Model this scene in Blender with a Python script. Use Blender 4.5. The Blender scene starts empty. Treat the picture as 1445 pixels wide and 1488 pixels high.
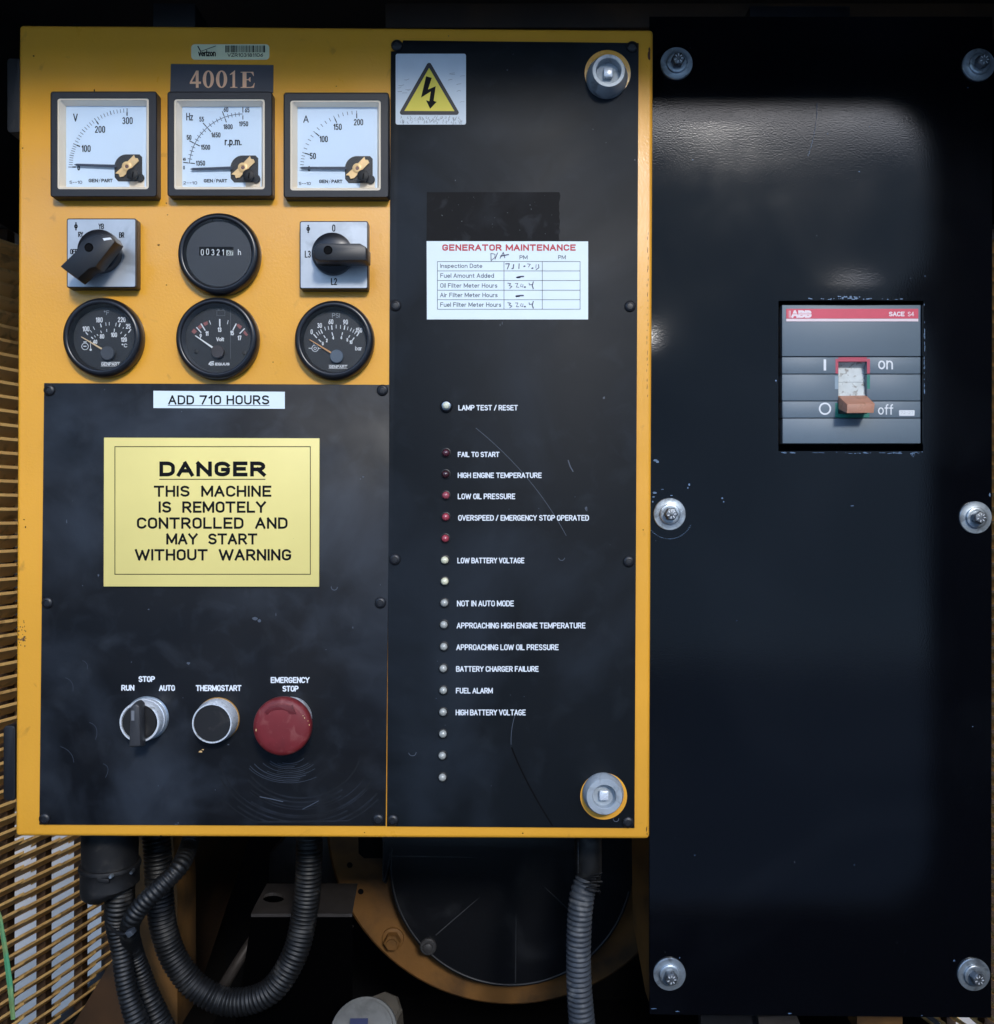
import bpy, bmesh, math, random
from mathutils import Vector, Matrix
random.seed(7)
R = math.radians
scene = bpy.context.scene
COL = scene.collection

# ------------------------------------------------------------------ camera, world, sun, exposure
S = 0.0005          # metres per photograph pixel on the plane of the cabinet front (y = 0)
D = 0.65            # camera distance from that plane
cam = bpy.data.cameras.new("camera"); camo = bpy.data.objects.new("camera", cam); COL.objects.link(camo)
cam.sensor_fit = 'HORIZONTAL'; cam.sensor_width = 36.0; cam.lens = 36.0 * D / (1445 * S)
cam.clip_start = 0.01; cam.clip_end = 500
camo.location = (0, -D, 0); camo.rotation_euler = (R(90), 0, 0)
scene.camera = camo

SUN_EL, SUN_AZ = 28.5, 14.5      # elevation, degrees to the right of straight behind the camera
w = bpy.data.worlds.new("World"); scene.world = w; w.use_nodes = True
nt = w.node_tree; bg = nt.nodes['Background']
sky = nt.nodes.new('ShaderNodeTexSky'); sky.sky_type = 'NISHITA'; sky.sun_disc = False
sky.sun_elevation = R(SUN_EL); sky.sun_rotation = R(180 - SUN_AZ)
sky.air_density = 1.0; sky.dust_density = 0.6; sky.ozone_density = 2.5
nt.links.new(sky.outputs[0], bg.inputs[0]); bg.inputs[1].default_value = 0.15
sl = bpy.data.lights.new("sun", 'SUN'); sl.energy = 0.55; sl.angle = R(7.5); sl.color = (1.0, 0.97, 0.92)
so = bpy.data.objects.new("sun", sl); COL.objects.link(so)
sdir = Vector((math.sin(R(SUN_AZ)) * math.cos(R(SUN_EL)), -math.cos(R(SUN_AZ)) * math.cos(R(SUN_EL)), math.sin(R(SUN_EL))))
so.rotation_euler = sdir.to_track_quat('Z', 'Y').to_euler(); so.location = sdir * 3
vs = scene.view_settings
vs.view_transform = 'Standard'; vs.look = 'None'; vs.exposure = 1.74; vs.gamma = 1; vs.use_curve_mapping = False

# ------------------------------------------------------------------ materials
def srgb(r, g, b):
    f = lambda c: c / 12.92 if c <= 0.04045 else ((c + 0.055) / 1.055) ** 2.4
    return (f(r / 255), f(g / 255), f(b / 255))

def M(name, col, rough=0.5, metal=0.0, spec=0.5, coat=0.0, coat_rough=0.1, var=None, bump=None, dirt=None, roughvar=None, specks=None, bumps=None):
    """col linear rgb; var=(scale, amount); bump=(scale, distance); dirt=(rgb, scale, lo, hi, max)"""
    m = bpy.data.materials.new(name); m.use_nodes = True
    n = m.node_tree.nodes; l = m.node_tree.links; p = n['Principled BSDF']
    p.inputs['Roughness'].default_value = rough; p.inputs['Metallic'].default_value = metal
    p.inputs['Specular IOR Level'].default_value = spec
    p.inputs['Coat Weight'].default_value = coat; p.inputs['Coat Roughness'].default_value = coat_rough
    p.inputs['Base Color'].default_value = (*col, 1)
    geo = n.new('ShaderNodeNewGeometry'); pos = geo.outputs['Position']
    def noise(scale, detail=4, dist=0.0):
        t = n.new('ShaderNodeTexNoise'); t.inputs['Scale'].default_value = scale; t.inputs['Detail'].default_value = detail
        t.inputs['Distortion'].default_value = dist; l.new(pos, t.inputs['Vector']); return t.outputs['Fac']
    def ramp(fac, a, b, v0=0.0, v1=1.0):
        r = n.new('ShaderNodeMapRange'); r.inputs['From Min'].default_value = a; r.inputs['From Max'].default_value = b
        r.inputs['To Min'].default_value = v0; r.inputs['To Max'].default_value = v1; l.new(fac, r.inputs['Value']); return r.outputs['Result']
    def mix(fac, a, b):
        x = n.new('ShaderNodeMix'); x.data_type = 'RGBA'; l.new(fac, x.inputs['Factor'])
        for s_, v in ((6, a), (7, b)):
            if isinstance(v, tuple): x.inputs[s_].default_value = (*v, 1)
            else: l.new(v, x.inputs[s_])
        return x.outputs[2]
    out = None
    if var:
        a = tuple(c * (1 - var[1]) for c in col); b = tuple(min(1, c * (1 + var[1])) for c in col)
        out = mix(ramp(noise(var[0], 5), 0.3, 0.7), a, b)
    if dirt:
        for d in (dirt if isinstance(dirt, list) else [dirt]):
            out = mix(ramp(noise(d[1], 6, 0.6), d[2], d[3], 0, d[4]), out if out else col, d[0])
    if specks:
        out = mix(ramp(noise(specks[1], 2), specks[2], specks[2] + 0.02, 0, specks[3]), out if out else col, specks[0])
    if out: l.new(out, p.inputs['Base Color'])
    if roughvar: l.new(ramp(noise(roughvar[0], 5, 0.5), 0.3, 0.7, rough - roughvar[1], rough + roughvar[1]), p.inputs['Roughness'])
    prev = None
    for b_ in ([bump] if bump else []) + (bumps or []):
        bp = n.new('ShaderNodeBump'); bp.inputs['Strength'].default_value = 1.0; bp.inputs['Distance'].default_value = b_[1]
        l.new(noise(b_[0], 3), bp.inputs['Height'])
        if prev: l.new(prev, bp.inputs['Normal'])
        prev = bp.outputs['Normal']
    if prev:
        l.new(prev, p.inputs['Normal'])
        if coat: l.new(prev, p.inputs['Coat Normal'])
    return m

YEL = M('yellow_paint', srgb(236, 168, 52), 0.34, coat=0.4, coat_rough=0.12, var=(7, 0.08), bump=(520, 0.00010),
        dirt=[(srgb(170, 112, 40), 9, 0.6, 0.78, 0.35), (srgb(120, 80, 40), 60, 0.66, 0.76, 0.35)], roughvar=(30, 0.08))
YELD = M('shaded_dusty_yellow_paint', srgb(122, 84, 38), 0.65, var=(12, 0.2), dirt=(srgb(44, 34, 24), 14, 0.42, 0.65, 0.8), bump=(200, 0.0002))  # yellow darkened to stand for shade under the cabinet, plus patches of dirt
TAN = M('tan_louvre_paint', srgb(250, 200, 128), 0.5, var=(40, 0.12), dirt=(srgb(90, 60, 35), 60, 0.55, 0.7, 0.5))
FASC = M('black_fascia', srgb(18, 20, 24), 0.5, spec=0.28, var=(5, 0.25), bump=(900, 0.00002), roughvar=(14, 0.1),
         dirt=[(srgb(62, 69, 79), 8, 0.48, 0.74, 0.75), (srgb(58, 63, 70), 34, 0.54, 0.74, 0.35), (srgb(14, 15, 18), 17, 0.52, 0.70, 0.6), (srgb(48, 54, 62), 55, 0.55, 0.75, 0.3)], specks=(srgb(150, 155, 160), 700, 0.80, 0.5))
FASC2 = M('black_fascia_centre', srgb(17, 21, 25), 0.55, spec=0.24, var=(4, 0.2), bump=(900, 0.00002), roughvar=(9, 0.08),
         dirt=[(srgb(48, 56, 66), 8, 0.47, 0.78, 0.6), (srgb(42, 48, 54), 50, 0.56, 0.75, 0.3)], specks=(srgb(150, 155, 160), 700, 0.81, 0.5))
PLATE = M('gloss_black_paint', (0.0022, 0.0026, 0.004), 0.09, spec=0.42, bump=(800, 0.000032), roughvar=(14, 0.03), dirt=[((0.012, 0.014, 0.018), 7, 0.5, 0.8, 0.35)], specks=((0.2, 0.22, 0.25), 420, 0.795, 0.7))
BLK = M('black_plastic', srgb(26, 27, 31), 0.42, bump=(1500, 0.00003), var=(30, 0.12))
BLKG = M('gloss_black_plastic', srgb(26, 27, 32), 0.28, var=(20, 0.15), bump=(700, 0.00002))
BLKM = M('matt_black_plastic', srgb(17, 17, 19), 0.6, var=(60, 0.2), dirt=(srgb(70, 66, 62), 90, 0.58, 0.72, 0.35))
FRAME = M('meter_frame', srgb(30, 31, 36), 0.5, bump=(1200, 0.00003), var=(25, 0.1))
CREAM = M('cream_plastic', srgb(232, 218, 196), 0.45, var=(40, 0.04))
DIAL = M('white_dial', srgb(208, 226, 244), 0.4, var=(30, 0.02))
INK = M('dark_ink', srgb(10, 11, 15), 0.6, spec=0.15)
INKG = M('faded_ink', srgb(78, 86, 102), 0.6, spec=0.2)
CLIP = M('gilt_clip', srgb(232, 196, 138), 0.4, metal=0.2, var=(200, 0.15))
MOVE = M('movement_dark', srgb(30, 26, 23), 0.5, var=(200, 0.45))
DIALH = M('charcoal_dial', srgb(50, 54, 61), 0.5, var=(30, 0.1), bump=(900, 0.00003))
DIALB = M('black_dial', srgb(30, 32, 36), 0.5, var=(30, 0.1), specks=(srgb(120, 125, 130), 900, 0.78, 0.4))
WHT = M('white_print', srgb(226, 230, 234), 0.5)
WHTD = M('dim_white_print', srgb(140, 146, 152), 0.5)
REDP = M('red_print', srgb(150, 88, 84), 0.5)
NEEDC = M('cream_needle', srgb(226, 200, 158), 0.5)
NEEDO = M('orange_needle', srgb(212, 158, 104), 0.5)
NEEDW = M('white_needle', srgb(236, 240, 240), 0.5)
HUB = M('needle_hub', srgb(66, 70, 78), 0.45, var=(60, 0.2))
ALU = M('brushed_aluminium', srgb(190, 194, 198), 0.38, metal=0.55, var=(60, 0.08), bump=(300, 0.00003), dirt=(srgb(130, 135, 140), 40, 0.55, 0.72, 0.6))
CHR = M('chrome', srgb(236, 240, 244), 0.3, metal=0.35, roughvar=(120, 0.1), dirt=(srgb(130, 125, 110), 120, 0.6, 0.7, 0.6), bump=(300, 0.00005))
ZINC = M('zinc_steel', srgb(170, 180, 188), 0.38, metal=0.75, var=(80, 0.12), bump=(400, 0.00006), dirt=(srgb(90, 92, 95), 120, 0.52, 0.66, 0.6))
ZINCD = M('dark_zinc', srgb(120, 126, 132), 0.4, metal=0.7, var=(100, 0.2), bump=(500, 0.0001), dirt=(srgb(40, 38, 36), 200, 0.5, 0.62, 0.7))
RED = M('faded_red_plastic', srgb(116, 32, 36), 0.55, var=(40, 0.12), bump=(260, 0.00006), dirt=[(srgb(150, 88, 82), 110, 0.52, 0.72, 0.6), (srgb(84, 24, 26), 40, 0.48, 0.7, 0.6)], specks=(srgb(190, 130, 120), 700, 0.74, 0.6))
SIGNY = M('yellow_sign', srgb(236, 218, 134), 0.5, var=(12, 0.05), bump=(500, 0.00002), specks=(srgb(120, 115, 80), 500, 0.80, 0.6))
STKW = M('white_sticker', srgb(228, 240, 242), 0.5, var=(20, 0.03))
STKG = M('asset_sticker_face', srgb(226, 226, 184), 0.45, var=(60, 0.04))
STKH = M('warning_sticker_face', srgb(205, 216, 224), 0.4, var=(60, 0.04))
CRACK = M('sticker_crack', srgb(120, 128, 135), 0.6)
HVY = M('hazard_yellow', srgb(226, 208, 62), 0.45)
NPL = M('number_plate_face', srgb(56, 58, 66), 0.5, var=(40, 0.1))
PEACH = M('peach_print', srgb(240, 190, 148), 0.5)
REDT = M('red_title_print', srgb(190, 44, 58), 0.5)
INKB = M('blue_black_print', srgb(34, 48, 70), 0.5, spec=0.2)
PEN = M('pen_ink', srgb(84, 84, 104), 0.6, spec=0.2)
TAPE = M('old_tape_residue', srgb(13, 14, 17), 0.6, spec=0.15, var=(30, 0.15), dirt=[(srgb(44, 46, 50), 60, 0.58, 0.68, 0.6), (srgb(40, 43, 48), 16, 0.56, 0.72, 0.7)], specks=(srgb(120, 124, 128), 500, 0.74, 0.6))
GREY = M('grey_breaker_plastic', srgb(102, 117, 129), 0.5, var=(14, 0.03), bump=(900, 0.00003), specks=(srgb(70, 80, 90), 600, 0.81, 0.5))
GREYD = M('breaker_side', srgb(88, 100, 110), 0.5)
BRED = M('breaker_red_strip', srgb(214, 72, 96), 0.45, var=(200, 0.03))
BPK = M('breaker_white_strip', srgb(238, 218, 224), 0.45)
GRN = M('green_print', srgb(24, 122, 108), 0.5)
CRIM = M('crimson_print', srgb(184, 70, 92), 0.5)
PALE = M('pale_slide', srgb(190, 198, 198), 0.5, var=(150, 0.1), dirt=(srgb(110, 105, 96), 260, 0.55, 0.66, 0.8))
HAND = M('tan_handle_plastic', srgb(186, 134, 110), 0.5, var=(120, 0.08), dirt=(srgb(140, 100, 70), 200, 0.58, 0.7, 0.5))
BRIGHT = M('lit_metal_chip', srgb(92, 118, 148), 0.45, metal=0.2, var=(300, 0.3))
SCR = M('scratch_mark', srgb(74, 81, 92), 0.5)
SCRD = M('dark_scratch', srgb(7, 7, 9), 0.7, spec=0.1)
RUST = M('rust', srgb(86, 44, 30), 0.8, var=(500, 0.4))
GRIME = M('grime', srgb(96, 70, 40), 0.8, var=(500, 0.3))
BRASS = M('brass_fleck', srgb(214, 176, 120), 0.4)
LRED = [M('lamp_red_%s' % n, c, 0.25, coat=0.6) for n, c in (('dim', srgb(78, 34, 44)), ('dark', srgb(62, 30, 34)), ('pink', srgb(160, 74, 84)), ('bright', srgb(168, 66, 78)))]
LYEL = M('lamp_yellow', srgb(224, 220, 188), 0.3, coat=0.5)
LWHT = M('lamp_clear', srgb(166, 167, 160), 0.3, coat=0.5, var=(400, 0.06))
HOSE = M('corrugated_hose', srgb(17, 18, 20), 0.5, var=(30, 0.3), dirt=(srgb(92, 90, 86), 60, 0.55, 0.75, 0.35))  # base colour lowered to imitate the dimness below the cabinet
HOSEG = M('dusty_hose', srgb(56, 61, 68), 0.55, var=(30, 0.2), dirt=(srgb(130, 130, 128), 70, 0.52, 0.72, 0.5))
DARK = M('dark_interior', srgb(34, 30, 28), 0.75, var=(6, 0.25), bump=(60, 0.0005))
DARKR = M('painted_shade_black', (0.004, 0.004, 0.005), 0.8, spec=0.15)  # near black in place of the shade inside the yellow housing
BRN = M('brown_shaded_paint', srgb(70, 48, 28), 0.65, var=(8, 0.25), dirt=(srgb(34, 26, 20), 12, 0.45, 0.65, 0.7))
BRK = M('grey_bracket_metal', srgb(72, 68, 67), 0.45, metal=0.4, var=(50, 0.15), dirt=(srgb(60, 56, 54), 60, 0.5, 0.66, 0.6))  # grey taken down in place of shade below the cabinet
COVER = M('black_cover', srgb(20, 22, 27), 0.4, var=(10, 0.2), bump=(300, 0.0001), dirt=(srgb(60, 62, 66), 20, 0.55, 0.75, 0.4))
CAPW = M('grey_white_cap', srgb(112, 111, 106), 0.5, var=(60, 0.15), dirt=(srgb(80, 78, 74), 60, 0.52, 0.68, 0.6))  # darkened to stand for the weak light below the cabinet
CAPB = M('beige_cap', srgb(78, 72, 62), 0.6, var=(60, 0.2))
BLUE = M('blue_label', srgb(26, 34, 72), 0.5)
LEAF = M('reed_leaf', srgb(120, 150, 96), 0.5, var=(60, 0.3), dirt=(srgb(60, 150, 110), 30, 0.48, 0.6, 0.8))
CONC = M('concrete', (0.62, 0.50, 0.38), 0.85, var=(3, 0.15), bump=(30, 0.002))
ASPH = M('asphalt', (0.20, 0.20, 0.21), 0.9, var=(5, 0.2), bump=(60, 0.003))

def glassmat():
    m = bpy.data.materials.new('clear_window'); m.use_nodes = True
    n = m.node_tree.nodes; l = m.node_tree.links; n.clear()
    o = n.new('ShaderNodeOutputMaterial'); mx = n.new('ShaderNodeMixShader'); t = n.new('ShaderNodeBsdfTransparent')
    g = n.new('ShaderNodeBsdfGlossy'); g.inputs['Roughness'].default_value = 0.06
    f = n.new('ShaderNodeFresnel'); f.inputs['IOR'].default_value = 1.45
    l.new(f.outputs[0], mx.inputs[0]); l.new(t.outputs[0], mx.inputs[1]); l.new(g.outputs[0], mx.inputs[2]); l.new(mx.outputs[0], o.inputs[0])
    return m
GLASS = glassmat()

# ------------------------------------------------------------------ geometry helpers
def K(y): return S * (D + y) / D                       # size of one photograph pixel at depth y
def P(px, py, y=0.0):                                  # world point seen at that pixel, at depth y
    k = K(y); return Vector(((px - 722.5) * k, y, (744 - py) * k))
def Z(x0, y0, sc):                                     # reads coordinates measured on an enlarged crop
    return lambda X, Y: (x0 + X / sc, y0 + Y / sc)

class MB:
    def __init__(s): s.v = []; s.f = []
    def add(s, vs_, fs):
        b = len(s.v); s.v += [Vector(v) for v in vs_]; s.f += [tuple(i + b for i in f) for f in fs]; return s
    def prism(s, pts, yf, yb, taper=1.0):
        """pts: photo pixels clockwise or not, measured at depth yf; straight back to yb"""
        fr = [P(x, y, yf) for x, y in pts]
        c = sum(fr, Vector()) / len(fr)
        bk = [Vector((c.x + (p.x - c.x) * taper, yb, c.z + (p.z - c.z) * taper)) for p in fr]
        n = len(pts)
        area = sum(fr[i].x * fr[(i + 1) % n].z - fr[(i + 1) % n].x * fr[i].z for i in range(n))
        if area < 0: fr.reverse(); bk.reverse()
        return s.add(fr + bk, [tuple(range(n)), tuple(reversed(range(n, 2 * n)))] + [(i, i + n, (i + 1) % n + n, (i + 1) % n) for i in range(n)])
    def flat(s, pts, y):
        fr = [P(a, b, y) for a, b in pts]; n = len(fr)
        if sum(fr[i].x * fr[(i + 1) % n].z - fr[(i + 1) % n].x * fr[i].z for i in range(n)) < 0: fr.reverse()
        return s.add(fr, [tuple(range(n))])
    def rect(s, x0, y0, x1, y1, y): return s.flat([(x0, y0), (x1, y0), (x1, y1), (x0, y1)], y)
    def box(s, a, b):
        x0, y0, z0 = a; x1, y1, z1 = b
        return s.add([(x0, y0, z0), (x1, y0, z0), (x1, y1, z0), (x0, y1, z0), (x0, y0, z1), (x1, y0, z1), (x1, y1, z1), (x0, y1, z1)],
                     [(0, 3, 2, 1), (4, 5, 6, 7), (0, 1, 5, 4), (1, 2, 6, 5), (2, 3, 7, 6), (3, 0, 4, 7)])
    def lathe(s, c, prof, n=48, cap=True):
        """profile [(radius, distance towards the viewer)] round the -y axis through world point c"""
        vs_ = []; fs = []
        for r, h in prof:
            for i in range(n):
                a = 2 * math.pi * i / n; vs_.append((c[0] + r * math.cos(a), c[1] - h, c[2] + r * math.sin(a)))
        m = len(prof)
        for j in range(m - 1):
            for i in range(n):
                k = (i + 1) % n; fs.append((j * n + i, j * n + k, (j + 1) * n + k, (j + 1) * n + i))
        if cap and prof[-1][0] > 1e-6: fs.append(tuple((m - 1) * n + i for i in range(n)))
        return s.add(vs_, fs)
    def disc(s, px, py, r, y, n=32):
        return s.flat([(px + r * math.cos(2 * math.pi * i / n), py + r * math.sin(2 * math.pi * i / n)) for i in range(n)], y)
    def ring(s, px, py, r0, r1, y, n=40, a0=0, a1=360):
        m = n + (0 if a1 - a0 >= 360 else 1); vs_ = []
        for i in range(m):
            a = R(a0 + (a1 - a0) * i / n)
            vs_.append(P(px + r0 * math.cos(a), py - r0 * math.sin(a), y)); vs_.append(P(px + r1 * math.cos(a), py - r1 * math.sin(a), y))
        fs = []
        for i in range(n):
            j = (i + 1) % m; fs.append((2 * i, 2 * i + 1, 2 * j + 1, 2 * j))
        return s.add(vs_, fs)
    def stroke(s, pts, wd, y, caps=True, closed=False):
        """a ribbon of width wd (pixels) along pixel points"""
        pts = [Vector(p) for p in pts]
        q = [pts[0]]
        for p in pts[1:]:
            if (p - q[-1]).length > 1e-4: q.append(p)
        pts = q; n = len(pts)
        if n < 2: return s
        if caps:                                   # break the ribbon at hard corners so that it keeps its width
            for i in range(1, n - 1):
                a = (pts[i] - pts[i - 1]).normalized(); b = (pts[i + 1] - pts[i]).normalized()
                if a.dot(b) < 0.45:
                    s.stroke(pts[:i + 1], wd, y, caps if a.dot(b) > -0.25 else 'short'); s.stroke(pts[i:], wd, y - 0.000007, caps); return s
        L = []; Rr = []
        for i in range(n):
            a = pts[i] - pts[i - 1] if i > 0 else pts[1] - pts[0]
            b = pts[i + 1] - pts[i] if i < n - 1 else a
            a = a.normalized(); b = b.normalized(); t = (a + b)
            t = t.normalized() if t.length > 1e-3 else a
            nn = Vector((-t.y, t.x)); k = max(0.55, abs(t.dot(a))); h = wd / 2 / k
            L.append(pts[i] + nn * h); Rr.append(pts[i] - nn * h)
        if caps in ('square', 'short'):
            e_ = wd / 2 if caps == 'square' else wd * .3
            d0 = (pts[0] - pts[1]).normalized() * wd / 2; d1 = (pts[-1] - pts[-2]).normalized() * e_
            L[0] = L[0] + d0; Rr[0] = Rr[0] + d0; L[-1] = L[-1] + d1; Rr[-1] = Rr[-1] + d1
            if (pts[0] - pts[-1]).length < 1e-3: L[0] -= d0; Rr[0] -= d0; L[-1] -= d1; Rr[-1] -= d1
        elif caps:
            d0 = (pts[0] - pts[1]).normalized(); d1 = (pts[-1] - pts[-2]).normalized()
            c0 = []; c1 = []
            for k in range(1, 4):
                a = math.pi * k / 4
                u = (L[0] - pts[0]).normalized(); c0.append(pts[0] + (u * math.cos(a) + d0 * math.sin(a)) * wd / 2)
                u = (Rr[-1] - pts[-1]).normalized(); c1.append(pts[-1] + (u * math.cos(a) + d1 * math.sin(a)) * wd / 2)
            s.flat([L[0]] + c0 + [Rr[0]], y); s.flat([Rr[-1]] + c1 + [L[-1]], y)
        for i in range(n - 1): s.flat([L[i], L[i + 1], Rr[i + 1], Rr[i]], y)
        return s

WL = {}
def empty(name, loc):
    o = bpy.data.objects.new(name, None); COL.objects.link(o); o.location = loc; o.empty_display_size = 0.02; WL[o.name] = Vector(loc); return o
def put(o, loc, parent=None):
    COL.objects.link(o); WL[o.name] = Vector(loc)
    if parent is not None: o.parent = parent; o.location = Vector(loc) - WL[parent.name]
    else: o.location = loc
    return o
def build(name, mb, mat, parent=None, bevel=0, smooth=None, seg=2, label=None):
    xs = [v.x for v in mb.v]; ys = [v.y for v in mb.v]; zs = [v.z for v in mb.v]
    c = Vector(((min(xs) + max(xs)) / 2, max(ys), (min(zs) + max(zs)) / 2))
    me = bpy.data.meshes.new(name); me.from_pydata([tuple(v - c) for v in mb.v], [], mb.f); me.update()
    if bevel or smooth is not None:
        bm = bmesh.new(); bm.from_mesh(me)
        if bevel:
            bmesh.ops.remove_doubles(bm, verts=bm.verts, dist=1e-6)
            es = [e for e in bm.edges if len(e.link_faces) == 2 and e.calc_face_angle(0) > R(28)]
            bmesh.ops.bevel(bm, geom=es, offset=bevel, segments=seg, profile=0.5, affect='EDGES', clamp_overlap=True)
        bm.normal_update(); bm.to_mesh(me); bm.free()
        for p in me.polygons: p.use_smooth = True
        me.set_sharp_from_angle(angle=R(smooth if smooth else 35))
    me.materials.append(mat)
    o = bpy.data.objects.new(name, me); put(o, c, parent)
    if name in ('paint_chip', 'scratch', 'rust_spot', 'grime_stain', 'crack', 'worn_spot', 'handwriting', 'lettering', 'scale_markings', 'fine_scale', 'faint_lettering') and len(mb.f) > 1: o['kind'] = 'stuff'
    if label: o['label'] = label
    return o
def dup(src, loc, parent=None, name=None, kids=()):
    o = src.copy(); put(o, loc, parent)
    for k in ('label',):
        if k in o.keys(): del o[k]
    off = Vector(loc) - WL[src.name]
    for ch in list(src.children):
        if ch.name in kids or not kids: put(ch.copy(), WL[ch.name] + off, o)
    return o
def tag(o, label, cat, group=None, kind=None):
    o['label'] = label; o['category'] = cat
    if group: o['group'] = group
    if kind: o['kind'] = kind
    return o
def structure(o): o['kind'] = 'structure'; return o

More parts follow.
